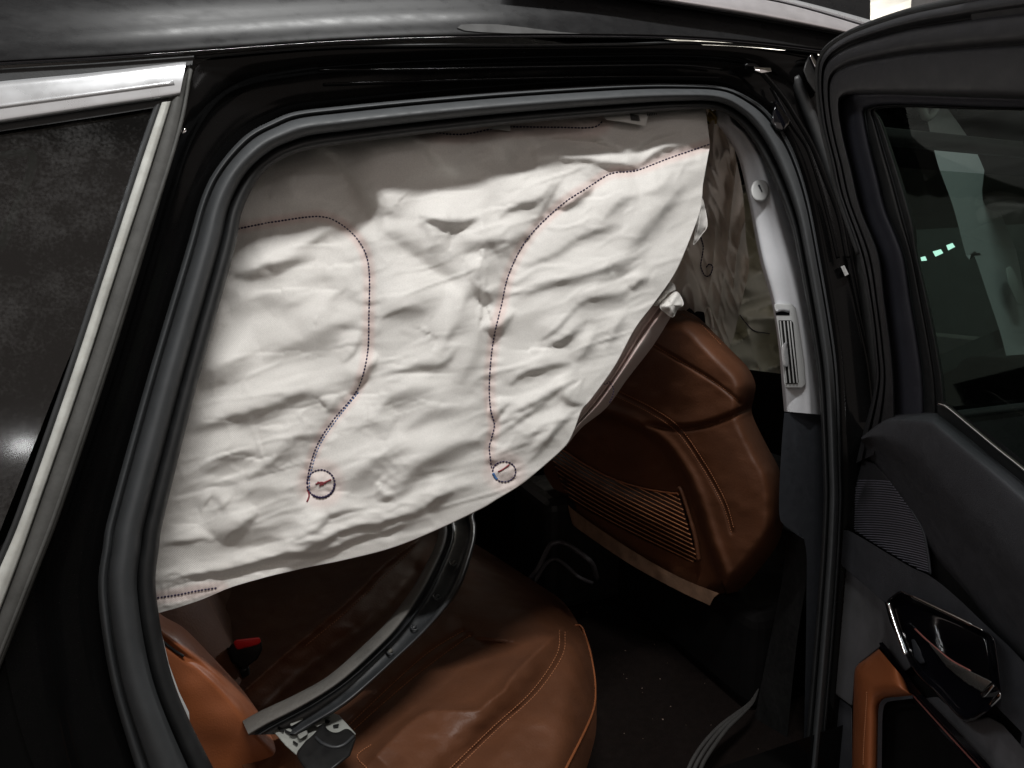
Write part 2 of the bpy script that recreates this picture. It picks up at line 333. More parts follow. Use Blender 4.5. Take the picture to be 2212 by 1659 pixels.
def wbox(name, lo, hi, mat, parent, bev=0.004, label=None):
    x0, y0, z0 = lo; x1, y1, z1 = hi
    v = [(x0, y0, z0), (x1, y0, z0), (x1, y1, z0), (x0, y1, z0), (x0, y0, z1), (x1, y0, z1), (x1, y1, z1), (x0, y1, z1)]
    f = [[0, 3, 2, 1], [4, 5, 6, 7], [0, 1, 5, 4], [1, 2, 6, 5], [2, 3, 7, 6], [3, 0, 4, 7]]
    ob = link(name, v, f, mat, parent, False, label)
    if bev:
        md = ob.modifiers.new('bevel', 'BEVEL'); md.width = bev; md.segments = 3
    return ob

# ================================================================== SETTING: workshop behind the car
g = []
nx = 140
xs = np.linspace(-2, 26, nx)
v = [(x, y, 4.8 + 0.05 * (i % 2)) for y in (-4, 26) for i, x in enumerate(xs)]
ce = link('workshop_ceiling', v, gridfaces(2, nx), mCeil, None, False); ce['kind'] = 'structure'
fl = link('workshop_floor', [(-15, -15, 0), (13, -15, 0), (13, 13, 0), (-15, 13, 0)], [[0, 1, 2, 3]], M('stained concrete floor', (0.1, 0.097, 0.092), 0.75, var=0.3, vs=2.5, bump=0.3, bs=60), None, False); fl['kind'] = 'structure'
wl = link('workshop_wall', [(-2, 13, -0.5), (24, 13, -0.5), (24, 13, 2.9), (-2, 13, 2.9), (13, -8, -0.5), (13, 13, -0.5), (13, 13, 2.9), (13, -8, 2.9)], [[0, 1, 2, 3], [4, 5, 6, 7]], mWall, None, False); wl['kind'] = 'structure'

# ================================================================== CAR BODY
car = thing('car', 'black dusty car body around the open rear doorway, with grey rubber seal and silver rail', 'car', (0.3, 0.1, 0.4))
# roof side skin down to the drip edge
drip = [(-560, 196), (-300, 168), (-90, 146), (0, 137), (200, 126), (420, 111), (600, 98), (737, 89), (900, 82), (1108, 78), (1300, 78), (1474, 82), (1640, 94), (1790, 112), (1880, 126)]
sheet('roof_side_panel', [
    [(a, b * 0.15 - 330, 0.25) for a, b in drip], [(a, b * 0.3 - 200, 0.085) for a, b in drip], [(a, b * .5 - 95, 0.02) for a, b in drip], [(a, b - 60, 0.002) for a, b in drip], [(a, b - 14, -0.001) for a, b in drip],
    [(a, b - 3, 0.0) for a, b in drip], [(a, b + 2, 0.006) for a, b in drip], [(a, b + 4, 0.014) for a, b in drip]], BODY, mPaint, car, 160, 60)
ptube('drip_edge', [(a, b + 1) for a, b in drip], BODY, 0.0016, mBright if False else mGlossB, car, o=-0.001, n=120)
plate('dust_smear', k2((742, 178), (765, 158), (840, 153), (1000, 156), (1180, 176), (1400, 206), (1540, 216), (1300, 214), (1100, 214), (900, 206), (790, 196)), BODY, M('wiped dust', (0.075, 0.075, 0.075), 0.7, var=0.25, vs=30), car, o=-0.0022, thick=0.0016, bev=0)
# roof skin and lining that close the cabin
wbox('roof_panel', (-1.2, 0.36, 1.70), (1.75, 1.70, 1.73), mPaint, car)
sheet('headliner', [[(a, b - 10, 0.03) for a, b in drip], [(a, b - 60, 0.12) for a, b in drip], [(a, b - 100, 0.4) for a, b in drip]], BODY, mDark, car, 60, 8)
# black door-aperture channel, stepped, from drip edge to the seal (top) and down both pillars
sealout = k4((700, 1659)) and [(330, 1750), (298, 1659), (243, 1472), (216, 1286), (226, 1180), (240, 1107), (318, 828), (402, 549), (437, 430), (471, 363), (530, 296), (590, 262), (640, 243), (738, 231), (900, 215), (1108, 198), (1344, 184), (1475, 183), (1558, 188), (1608, 207), (1662, 247), (1709, 320), (1743, 421), (1770, 558), (1797, 718), (1809, 828), (1815, 1000), (1816, 1107), (1805, 1300), (1775, 1659), (1760, 1750)]
chan_mid = [(230, 1750), (170, 1659), (130, 1472), (110, 1286), (130, 1180), (150, 1107), (245, 828), (330, 549), (370, 410), (410, 300), (470, 220), (540, 180), (640, 160), (738, 150), (900, 140), (1108, 132), (1344, 128), (1475, 128), (1570, 134), (1640, 150), (1712, 190), (1765, 280), (1800, 400), (1832, 558), (1862, 718), (1880, 828), (1890, 1000), (1890, 1107), (1880, 1300), (1850, 1659), (1840, 1750)]
chan_out = [(150, 1750), (75, 1659), (20, 1472), (0, 1286), (45, 1180), (95, 1107), (200, 828), (290, 549), (345, 400), (405, 215), (428, 140), (500, 118), (640, 106), (738, 100), (900, 98), (1108, 97), (1344, 94), (1475, 96), (1590, 100), (1680, 108), (1770, 120), (1830, 220), (1860, 380), (1895, 558), (1930, 718), (1950, 828), (1960, 1000), (1960, 1107), (1950, 1300), (1930, 1659), (1920, 1750)]
def mixc(a, b, t, o): return [(x0 + (x1 - x0) * t, y0 + (y1 - y0) * t, o) for (x0, y0), (x1, y1) in zip(a, b)]
sheet('door_aperture_channel', [mixc(chan_out, chan_mid, 0, 0.012), mixc(chan_out, chan_mid, .4, 0.016), mixc(chan_out, chan_mid, .8, 0.024), mixc(chan_mid, sealout, .1, 0.036), mixc(chan_mid, sealout, .6, 0.046), mixc(chan_mid, sealout, .9, 0.055), mixc(chan_mid, sealout, 1.5, 0.085)], BODY, mJamb, car, 260, 60)
# moulding line below the drip edge
ptube('drip_moulding', [(420, 124), (600, 108), (737, 100), (900, 98), (1108, 98), (1344, 96), (1474, 92), (1640, 100), (1780, 116)], BODY, 0.0022, mSealD, car, o=0.008, n=80)
ptube('channel_bead', [(690, 152), (900, 150), (1108, 146), (1344, 142), (1475, 142), (1560, 150)], BODY, 0.0018, mJamb, car, o=0.024, n=80)
ptube('channel_bead', [(700, 182), (900, 176), (1108, 170), (1344, 166), (1475, 166), (1560, 168)], BODY, 0.0018, mJamb, car, o=0.038, n=80)
# weather seal: outer rib, tube, inner lip
seal_in = [(520, 1750), (461, 1659), (375, 1472), (338, 1286), (344, 1180), (357, 1107), (427, 828), (504, 549), (524, 455), (563, 380), (610, 344), (650, 328), (690, 319), (738, 312), (900, 291), (1108, 268), (1344, 247), (1475, 237), (1541, 237), (1585, 257), (1625, 302), (1662, 370), (1703, 471), (1724, 558), (1753, 718), (1768, 828), (1777, 1000), (1778, 1107), (1766, 1300), (1735, 1659), (1722, 1750)]
def sm(t, o): return mixc(sealout, seal_in, t, o)
sheet('weather_seal', [sm(-.04, .062), sm(0, .046), sm(.06, .042), sm(.12, .047), sm(.15, .052), sm(.19, .038), sm(.27, .028), sm(.38, .024), sm(.5, .027), sm(.6, .034), sm(.665, .048)], BODY, mSeal, car, 300, 60)
sheet('seal_inner_lip', [sm(.64, .056), sm(.69, .050), sm(.78, .045), sm(.88, .046), sm(.96, .051), sm(1.0, .060), sm(.98, .082), sm(.9, .11)], BODY, mSealD, car, 300, 40)
for (a, b) in [(832, 258), (858, 252), (885, 250)] + k2((325, 870), (350, 760), (280, 775)):
    pass
# quarter window on the rear pillar
def polyline_sheet(name, left, right, mat, o=0.0, bulge=0.004, parent=car, nu=60, F=BODY, edge=0.006):
    c = [mixc([p[:2] for p in left], [p[:2] for p in right], t, o + (edge if t in (0, 1) else 0) - bulge * (1 - (2 * t - 1) ** 2)) for t in (0, .06, .25, .5, .75, .94, 1)]
    return sheet(name, c, F, mat, parent, nu, 24)
qw = sheet('quarter_window', [[(-520, 365), (0, 280), (330, 232)], [(-560, 700), (-80, 690), (235, 560)], [(-600, 1000), (-200, 1000), (130, 820)], [(-640, 1350), (-300, 1350), (-45, 1260)]], BODY, mQGlass, car, 24, 24, o=0.006)
polyline_sheet('silver_window_trim', [(-520, 252), (-300, 219), (-110, 192), (0, 176), (200, 157), (385, 135), (402, 134)], [(-520, 352), (-300, 315), (-110, 284), (0, 267), (200, 236), (372, 210), (388, 206)], mChrome, o=-0.004, bulge=0.003)
ptube('trim_ridge', [(-520, 308), (-110, 247), (0, 231), (200, 204), (376, 180)], BODY, 0.0030, mChrome, car, o=-0.0055, n=50)
sheet('trim_upper_gap', [[(-520, 216), (-110, 160), (0, 149), (200, 135), (420, 117)], [(-520, 236), (-110, 178), (0, 165), (200, 146), (418, 125)], [(-520, 258), (-110, 198), (0, 182), (200, 162), (415, 140)]], BODY, mSealD, car, 40, 6, o=0.004)
sheet('trim_lower_gap', [[(-520, 348), (-110, 280), (0, 262), (200, 232), (372, 205)], [(-520, 370), (-110, 302), (0, 284), (200, 254), (350, 230)]], BODY, mSealD, car, 40, 4, o=0.002)
sL = [(349, 221), (300, 365), (237, 558), (148, 828), (49, 1107), (-5, 1236), (-75, 1400), (-170, 1620)]; sR = [(371, 218), (323, 372), (262, 558), (175, 828), (78, 1107), (32, 1236), (-32, 1400), (-125, 1620)]
polyline_sheet('pillar_pale_strip', sL, sR, mDirty, o=-0.001, bulge=0.004)
polyline_sheet('glass_edge_rubber', [(a - 16, b + 4) for a, b in sL], [(a + 2, b) for a, b in sL], mSealD, o=0.003, bulge=0.003)
polyline_sheet('pillar_rubber_band', [(a - 1, b) for a, b in sR], [(413, 134), (375, 330), (310, 558), (226, 828), (132, 1107), (82, 1236), (18, 1400), (-70, 1620)], mRubG, o=0.002, bulge=0.005)
ptube('pillar_band_bead', [(412, 150), (385, 290), (300, 558), (214, 828), (120, 1107), (70, 1236), (5, 1400), (-85, 1620)], BODY, 0.002, mRubG, car, o=-0.001, n=60)
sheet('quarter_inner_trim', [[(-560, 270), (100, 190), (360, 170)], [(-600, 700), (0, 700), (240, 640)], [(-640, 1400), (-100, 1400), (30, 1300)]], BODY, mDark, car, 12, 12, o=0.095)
gf = ptube('glass_ghost_reflection', k1((-60, 1010), (0, 1004), (120, 988), (195, 980), (215, 1010), (190, 1130), (110, 1330), (40, 1500), (0, 1600)), BODY, 0.0045, mGreen, car, o=0.03, n=60)  # pale green tube draws the ghost reflection in the quarter glass
# the outer body below the pillar strip
sheet('rear_quarter_panel', [[(-200, 1300), (-60, 1240), (60, 1110)], [(-200, 1500), (-60, 1480), (40, 1400)], [(-200, 1800), (-60, 1800), (160, 1800)]], BODY, mJamb, car, 20, 12, o=0.016)
# sliver of pale trim between seal and bolster
plate('pale_trim_sliver', k7((985, 640), (1012, 660), (1045, 820), (1085, 990), (1150, 1170), (1214, 1300), (1222, 1420), (1226, 1472), (1190, 1465), (1130, 1360), (1070, 1180), (1000, 1000), (960, 760)), BODY, mTrimP, car, o=0.078, thick=0.012, bev=0.003)
ptube('pale_trim_edge', k7((1098, 1150), (1130, 1290), (1165, 1390), (1208, 1462)), BODY, 0.0035, M('pale yellow plastic edge', (0.72, 0.74, 0.6), 0.5), car, o=0.074, n=24)
# B-pillar trim
pl_L = [(1535, 225)] + kp((480, 380), (560, 470), (690, 700), (790, 1100), (900, 1659)) + k6((585, 300), (630, 580), (655, 860), (668, 1010))
pl_R = [(1600, 215)] + kp((660, 330), (830, 500), (980, 760), (1120, 1180), (1260, 1659)) + k6((815, 300), (860, 600), (885, 860), (892, 1030))
def pm(t, o): return mixc(pl_L, pl_R, t, o)
sheet('pillar_trim', [pm(-.06, .155), pm(0, .122), pm(.06, .112), pm(.25, .104), pm(.5, .098), pm(.68, .093), pm(.78, .096), pm(1.0, .106), pm(1.25, .12)], BODY, mTrim, car, 120, 50)
hook = plate('trim_cover_plug', [(1640 + 17 * math.cos(t) + (5 if math.cos(t) > 0 else -1), 411 + 25 * math.sin(t) * (1 if math.sin(t) > 0 else .9)) for t in np.linspace(0, 2 * math.pi, 28, endpoint=False)], BODY, mTrimP, car, o=0.088, thick=0.02, bev=0.005)
plate('plug_notch', kp((862, 962), (880, 960), (908, 1030), (898, 1028)), BODY, mTrimD, hook, o=0.0865, thick=0.006, bev=0.0005)
vent = plate('air_vent', k6((588, 318), (700, 316), (728, 345), (745, 430), (785, 700), (794, 840), (770, 862), (664, 862), (655, 830), (632, 600), (606, 420)), BODY, mTrimP, car, o=0.0895, thick=0.03, bev=0.003)
plate('vent_opening', k6((618, 424), (700, 424), (712, 440), (748, 820), (740, 832), (666, 832), (640, 620)), BODY, mBlackP, vent, o=0.0882, thick=0.004, bev=0.001)
plate('vent_wheel_slot', k6((596, 356), (690, 356), (690, 392), (600, 392)), BODY, mGlossB, vent, o=0.0882, thick=0.004, bev=0.001)
ptube('vent_wheel', k6((602, 366), (640, 358), (684, 366)), BODY, 0.0026, mChrome, vent, o=0.0868, n=12)
for a, b in ((628, 668), (652, 692), (676, 716), (694, 738)):
    plate('vane', k6((a - 3, 428), (a + 6, 428), (b + 6, 828), (b - 3, 828)), BODY, mTrimP, vent, o=0.0855, thick=0.003, bev=0.0006)
plate('vent_lever', k6((640, 590), (655, 570), (676, 562), (668, 600), (680, 640), (684, 700), (676, 722), (654, 718), (642, 680)), BODY, mChrome, vent, o=0.080, thick=0.007, bev=0.0025, curve=28)
# lower B-pillar trim
sheet('lower_pillar_trim', [k6((655, 1015)) + [(1688, 970), (1683, 1107), (1700, 1140), (1738, 1170), (1742, 1300), (1735, 1680)], k6((668, 1018)) + [(1704, 970), (1700, 1107), (1715, 1150), (1745, 1180), (1750, 1300), (1742, 1680)], k6((770, 1022)) + [(1738, 970), (1738, 1107), (1745, 1160), (1757, 1200), (1758, 1300), (1750, 1680)], k6((915, 1028)) + [(1785, 970), (1788, 1107), (1788, 1170), (1785, 1220), (1780, 1300), (1760, 1680)]], BODY, mTrimD, car, 60, 20, o=0.112)
sheet('pillar_base_cover', [[(1740, 1160, .03), (1742, 1250, .03), (1720, 1400, .03), (1690, 1700, .03)], [(1700, 1150, .1), (1690, 1250, .1), (1660, 1400, .1), (1600, 1700, .1)]], BODY, mBlackP, car, 20, 8, o=0.11)
# glossy bits in the front jamb
plate('jamb_glossy_cover', k3((598, 632), (700, 760), (690, 800), (650, 850), (600, 835), (570, 780)), BODY, mGlossB, car, o=0.026, thick=0.02, bev=0.006)
ptube('jamb_flange', k3((400, 425), (470, 430), (560, 520), (650, 630), (720, 740), (840, 950), (940, 1200), (1010, 1400), (1060, 1659)), BODY, 0.0042, mJamb, car, o=0.012, n=80)
ptube('jamb_flange', k3((570, 560), (700, 800), (800, 950), (870, 1150), (940, 1400), (1000, 1659)), BODY, 0.003, mJamb, car, o=0.03, n=80)
plate('jamb_glint', k1((1155, 840), (1172, 818), (1198, 826), (1195, 850), (1170, 860)), BODY, mBright, car, o=0.006, thick=0.006, bev=0.001)  # bright plate drawn as a glint on the black jamb
plate('jamb_bright_plate', k3((460, 428), (570, 435), (575, 460), (510, 470), (470, 455)), BODY, mBright, car, o=0.006, thick=0.006, bev=0.001)  # small bright plate on the jamb
ptube('hinge_side_seal', k3((720, 500), (800, 690), (880, 900), (960, 1130), (1040, 1360)) + k6((1130, 0), (1190, 300), (1240, 600), (1270, 860), (1290, 1100)), BODY, 0.010, mSealD, car, o=0.03, n=100)
ptube('hinge_side_bead', k6((1060, 0), (1130, 330), (1190, 600), (1240, 860)), BODY, 0.004, mJamb, car, o=0.03, n=60)
plate('window_trim_end', k3((815, 350), (835, 345), (885, 430), (880, 465), (850, 430)), BODY, mBright, car, o=-0.004, thick=0.008, bev=0.002)
plate('trim_end_cover', k3((790, 400), (815, 352), (850, 430), (885, 470), (890, 600), (850, 600), (800, 520), (775, 450)), BODY, mBlackP, car, o=0.0, thick=0.012, bev=0.004)
plate('side_clip', k6((1018, 80), (1040, 70), (1070, 130), (1045, 142)), BODY, mTrimP, car, o=0.028, thick=0.006, bev=0.001)
# roof rail
rl = k3((-1100, -150), (-500, -55), (-200, 2), (0, 36), (500, 118), (1060, 222), (1400, 300)); ru = k3((-1100, -235), (-500, -145), (-200, -100), (0, -70), (600, 12), (1180, 172), (1500, 275)); rt = k3((-1100, -275), (-500, -190), (-200, -150), (0, -120), (600, -30), (1250, 138), (1560, 240))
sheet('roof_rail', [[(a, b, .012) for a, b in rl], mixc(rl, ru, .06, -.004), mixc(rl, ru, .2, -.012), mixc(rl, ru, .6, -.012), mixc(rl, ru, .95, -.004), [(a, b, .012) for a, b in ru]], BODY, mRail, car, 80, 24, o=-0.012)
sheet('roof_rail_upper', [[(a, b, .016) for a, b in ru], mixc(ru, rt, .1, .004), mixc(ru, rt, .5, -.002), mixc(ru, rt, .9, .004), [(a, b, .02) for a, b in rt]], BODY, mChrome, car, 80, 20, o=-0.006)
ptube('roof_rail_gasket', [(a, b + 2) for a, b in rl], BODY, 0.003, mSealD, car, o=0.0, n=60)
# cabin shell
wbox('cabin_floor', (-0.6, 0.0, 0.36), (2.6, 1.75, 0.40), mCarpet, car)
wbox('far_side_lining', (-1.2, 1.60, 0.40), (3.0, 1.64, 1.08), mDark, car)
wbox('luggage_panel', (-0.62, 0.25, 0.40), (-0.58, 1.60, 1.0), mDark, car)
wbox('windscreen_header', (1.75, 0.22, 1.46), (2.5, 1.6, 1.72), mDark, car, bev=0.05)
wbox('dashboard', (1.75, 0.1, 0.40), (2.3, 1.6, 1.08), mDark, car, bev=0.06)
wbox('centre_console', (0.70, 0.74, 0.40), (1.6, 0.98, 0.72), mBlackP, car, bev=0.03)
hb = cr([tuple(a) for a in k8((1210, 440, .03), (1260, 380, .0), (1330, 240, -.04), (1380, 210, -.05), (1440, 220, -.05), (1560, 300, -.05), (1610, 350, -.03), (1640, 440, .02))], 40)
tube('console_bracket', P(hb[:, 0], hb[:, 1], F_z(0.56), hb[:, 2]), 0.0065, M('dull grey plastic bracket', (0.06, 0.055, 0.06), 0.5), car)
hb = cr([tuple(a) for a in k8((1240, 460, .03), (1310, 350, -.0), (1370, 318, -.01), (1430, 350, -.01), (1520, 430, 0), (1610, 470, .02))], 40)
tube('console_bracket', P(hb[:, 0], hb[:, 1], F_z(0.55), hb[:, 2]), 0.005, bpy.data.materials['dull grey plastic bracket'], car)
for i, dx in enumerate((0, 38, 78)):
    ptube('sill_rib', k9((20 + dx, 1720), (60 + dx, 1620), (130 + dx, 1510), (230 + dx * .8, 1400), (330 + dx * .6, 1320), (430 + dx * .3, 1240), (490, 1150)), F_z(0.47), [0.0036] * 30 + list(np.linspace(.0036, .001, 20)), M('sill rubber rib %d' % i, (0.045, 0.042, 0.04), 0.6), car, n=50)
vs_, fc_, bs_ = [], [], 0
for i in range(45):
    c = np.array([random.uniform(.5, .95), random.uniform(.05, .75), .4005]); r = random.choice((.0008, .001, .0014, .002))
    a = np.array([(math.cos(t) * r * random.uniform(.6, 1.3), math.sin(t) * r * random.uniform(.6, 1.3), 0) for t in np.linspace(0, 6.28, 5, endpoint=False)] + [(0, 0, r)]) + c
    vs_.append(a); fc_ += [[bs_ + k, bs_ + (k + 1) % 5, bs_ + 5] for k in range(5)]; bs_ += 6
link('floor_crumbs', np.vstack(vs_), fc_, M('pale crumbs', (0.2, 0.14, 0.11), 0.8), car, False, None, 'stuff')
# pale pillar of the front cabin, seen dimly through the door glass
fp = F_y(0.42)
sheet('front_pillar_trim', [k3((1535, 640), (1580, 800), (1640, 1050), (1740, 1330), (1830, 1659)) + k6((1870, 0), (1960, 260), (2040, 500), (2095, 715)), k3((1600, 640), (1680, 800), (1780, 1000), (1880, 1250), (1960, 1480)) + k6((2000, 0), (2080, 260), (2150, 440), (2194, 660)), k3((1660, 640), (1800, 830), (1900, 1000), (2000, 1250), (2090, 1480)) + k6((2150, 0), (2200, 260), (2260, 440), (2300, 600))], fp, mTrim, car, 50, 20)
ptube('belt_loop', k3((1545, 630), (1540, 680), (1560, 745), (1590, 750), (1625, 700), (1620, 640)), fp, 0.009, mTrimP, car, o=-0.02, n=30)
ptube('front_window_edge', k3((1620, 620), (1800, 740), (2000, 920), (2250, 1180)), fp, 0.006, mGreen, car, o=0.1, n=30)
ptube('front_window_edge', k3((1850, 640), (1960, 760), (2100, 920), (2300, 1150)), fp, 0.004, mGreen, car, o=0.1, n=30)
plate('front_pillar_vent', k6((2075, 90), (2110, 75), (2165, 180), (2185, 330), (2150, 320), (2090, 180)), fp, mTrimP, car, o=-0.03, thick=0.01, bev=0.003)
sheet('front_cross_trim', [k6((1640, 655), (1850, 560), (2040, 480), (2300, 380)), k6((1650, 780), (1850, 690), (2060, 600), (2300, 500))], fp, M('dim grey dash edge', (0.03, 0.04, 0.038), 0.6), car, 20, 4, o=0.02)

def bodygrid(name, x0, x1, z0, z1, o, mat, parent, zz0=None, nx=20, nz=24, bulge=0.0):
    a, b = np.meshgrid(np.linspace(x0, x1, nx), np.linspace(z0, z1, nz)); y = S(b) + o - bulge * np.sin(np.pi * (b - z0) / (z1 - z0))
    return link(name, np.stack([a, y, b], -1).reshape(-1, 3), gridfaces(nz, nx), mat, parent)
bodygrid('rear_fender', -1.3, -0.24, 0.28, 1.03, 0.035, mPaint, car)
bodygrid('door_sill', -0.2, 0.98, 0.24, 0.50, 0.03, mJamb, car)
# closed front door ahead of the open one
fd = thing('front_door', 'closed black front door seen dimly past the open rear door', 'car door', (1.5, 0.0, 0.3))
bodygrid('outer_panel', 1.0, 2.05, 0.28, 1.06, -0.01, mPaint, fd, bulge=0.02)
bodygrid('window_glass', 1.04, 1.95, 1.06, 1.50, 0.03, glass('front door glass', (0.6, 0.66, 0.63)), fd)
tube('belt_moulding', [(x, float(S(np.array(1.065))) - 0.012, 1.065) for x in np.linspace(1.0, 2.05, 12)], 0.008, mSealD, fd)
tube('window_surround', [(1.0, float(S(np.array(z))) + .01, z) for z in np.linspace(1.06, 1.54, 10)] + [(x, float(S(np.array(1.55))) + .01, 1.55) for x in np.linspace(1.05, 1.6, 8)] + [(1.6 + .45 * t, float(S(np.array(1.55 - .45 * t))) + .01, 1.55 - .47 * t) for t in np.linspace(.1, 1, 8)], 0.016, mBlackP, fd)

# ================================================================== REAR SEAT
rs = thing('rear_seat', 'tan leather rear bench seat with stitched cushion below the hanging airbag', 'car seat', (0.2, 0.6, 0.4))
ZC = F_z(0.66)
cA = [(780, 1000)] + k8((600, 60), (850, 215), (1050, 340), (1250, 470), (1420, 590), (1530, 750), (1602, 900), (1632, 1150), (1634, 1400), (1605, 1550), (1540, 1750), (1450, 1950))
cB = [(430, 1120), (400, 1250), (390, 1380), (430, 1480), (480, 1560), (540, 1680), (640, 1790)]
crest = k8((1560, 735), (1500, 745), (1400, 790), (1200, 960), (1080, 1090), (1040, 1160), (930, 1240), (860, 1290), (540, 1305), (300, 1500), (120, 1690))
dbl = k8((1435, 780), (1415, 940), (1250, 1180), (1000, 1410), (700, 1700))
pipe = k8((1500, 742), (1545, 760), (1600, 940), (1628, 1150), (1600, 1330), (1440, 1659), (1400, 1740))
sA = k8((780, 780), (740, 800), (500, 960), (60, 1370), (-150, 1570)); sB = k8((830, 815), (790, 830), (450, 1085), (90, 1400), (-120, 1600))
fseam = [(528, 1491), (620, 1410), (738, 1310), (830, 1220), (927, 1145), (1010, 1060)]
fseam2 = [(560, 1540), (650, 1455), (738, 1390), (830, 1320), (900, 1240)]
def cush(U, V):
    dA, _ = dist_path(U, V, cA, 60); d = np.abs(dA); o = 0.10 * np.clip((95 - d) / 95, 0, 1) ** 2.6
    o = o + 0.02 * np.clip((260 - d) / 260, 0, 1) ** 2
    d, a = dist_path(U, V, crest); o = o - 0.022 * np.where(d > 0, np.exp(-d / 17), np.exp(d / 60)) * np.clip(np.minimum(a, 1 - a) * 12, 0, 1)
    d, a = dist_path(U, V, dbl); o = o + 0.016 * np.exp(-(d / 30) ** 2) - 0.012 * np.exp(-((d - 75) / 60) ** 2) + 0.003 * np.exp(-(d / 5) ** 2)
    d, a = dist_path(U, V, sA); o = o + 0.004 * np.exp(-(d / 5) ** 2)
    d, a = dist_path(U, V, sB); o = o + 0.004 * np.exp(-(d / 5) ** 2) - 0.010 * np.exp(-((d - 55) / 38) ** 2)
    d, a = dist_path(U, V, fseam); o = o - 0.035 * np.exp(-np.abs(d) / 24)
    d, a = dist_path(U, V, fseam2); o = o + 0.012 * np.exp(-(d / 22) ** 2)
    o = o + 0.004 * (vnoise(U / 90, V / 70, 3) - .5) + 0.002 * (vnoise(U / 26, V / 20, 4) - .5)
    return o
sheet('cushion', [cA, cB], ZC, mLeather, rs, 260, 200, ofn=cush)
wbox('cushion_base', (-0.15, 0.16, 0.40), (0.42, 1.5, 0.54), mDark, rs, bev=0.03)
ptube('cushion_piping', pipe, ZC, 0.0022, mPiping, rs, ofn=cush, o=-0.001, n=70)
for pth, nm in ((dbl, 0), ([(a - 12, b - 3) for a, b in dbl], 0), (sA, 0), (sB, 0)):
    dashes('stitching', pth, ZC, mThread, rs, o=-0.0012, ofn=cush, step=6, fill=.62, rad=0.0009)
dashes('stitching', [(660, 1395), (738, 1330), (830, 1245), (900, 1175)], ZC, mThread, rs, o=-0.001, ofn=cush, step=6, rad=0.0008)
dashes('stitching', k8((160, 1659), (100, 1580), (200, 1500)), ZC, mThread, rs, o=-0.0012, ofn=cush, step=5, rad=0.0009)
# backrest, leaning back behind the airbag
def backrest():
    s, t = np.meshgrid(np.linspace(0, 1, 60), np.linspace(0, 1, 40)); Y = 0.16 + 1.3 * s; Z = 0.60 + 0.72 * t
    X = -0.055 - 0.36 * (Z - 0.66) - 0.05 * np.clip((.08 - s) / .08, 0, 1) ** 2 + 0.025 * np.exp(-((s - .12) / .07) ** 2) - 0.012 * np.exp(-((s - .33) / .03) ** 2) - 0.1 * np.clip((t - .85) / .15, 0, 1) ** 2
    return np.stack([X, Y, Z], -1).reshape(-1, 3)
link('backrest', backrest(), gridfaces(40, 60), mLeather, rs)
# near side bolster
bE = k7((900, 520), (1030, 668), (1180, 760), (1350, 930), (1560, 1160), (1700, 1350), (1900, 1560), (2000, 1659), (2120, 1800))
bI = [(a - 180, b + 150) for a, b in bE]
bl = k7((960, 740), (1050, 835), (1190, 945), (1300, 1010), (1500, 1190), (1690, 1380), (1870, 1590), (1990, 1720))
def bol(U, V):
    d, _ = dist_path(U, V, bE, 50); d = np.abs(d); o = 0.075 * np.clip((46 - d) / 46, 0, 1) ** 2.3
    d, a = dist_path(U, V, bl); o = o + 0.006 * np.exp(-(d / 7) ** 2) - 0.004 * np.exp(-((d - 60) / 60) ** 2)
    return o + 0.004 * (vnoise(U / 70, V / 60, 8) - .5)
sheet('side_bolster', [bE, bI], BODY, mOrange, rs, 160, 120, o=0.125, ofn=bol)  # brighter than the cushion leather: light on the bolster put into its colour
ptube('bolster_zip', k7((1050, 850), (1120, 905), (1180, 942)), BODY, 0.0018, mBlackP, rs, o=0.124, n=20)

# seat belt buckle
bk = thing('seat_belt_buckle', 'black seat belt buckle with red button on the rear seat', 'belt buckle', tuple(P(530, 1430, F_y(0.30))))
BK = F_y(0.29)
plate('buckle_body', kb((665, 700), (690, 650), (930, 620), (945, 700), (900, 780), (790, 860), (690, 800)), BK, mBlackP, bk, o=0.0, thick=0.03, bev=0.005)
plate('release_button', kb((705, 648), (720, 622), (915, 600), (932, 640), (905, 662), (735, 706)), BK, mRed, bk, o=-0.006, thick=0.02, bev=0.003)
ptube('buckle_stalk', kb((790, 840), (800, 930), (790, 1030)), BK, 0.008, mBlackP, bk, o=0.02, n=10)

# ================================================================== FRONT SEAT
fs = thing('front_seat', 'tan leather front seat back with net pocket, beside the pale pillar trim', 'car seat', (0.95, 0.45, 0.4))
so = ks((560, 60), (760, 186), (820, 198), (890, 238), (965, 312), (1060, 408), (1130, 482), (1166, 560), (1160, 630), (1148, 690), (1165, 750), (1225, 870), (1290, 1000), (1315, 1150), (1290, 1330), (1200, 1470), (1100, 1580), (1000, 1640))
si = ks((300, 560), (330, 620), (330, 680), (320, 730), (300, 780), (250, 830), (220, 860), (180, 880), (150, 910), (120, 960), (115, 1000), (140, 1050), (190, 1120), (260, 1190), (400, 1300), (600, 1430), (800, 1530), (930, 1610))
joint = ks((600, 760), (770, 782), (900, 770), (1000, 738), (1110, 692), (1150, 670))
sh1 = ks((600, 320), (680, 380), (880, 500), (1000, 580), (1090, 655))
st2 = ks((420, 580), (490, 615), (640, 690), (780, 790), (900, 960), (980, 1100), (1020, 1190), (1050, 1300))
rec = ks((330, 700), (400, 720), (550, 770), (680, 850), (780, 970), (860, 1130), (930, 1350), (965, 1440), (1000, 1540))
lit = ks((640, 230), (760, 275), (900, 340), (1000, 400), (1060, 500), (1085, 640))
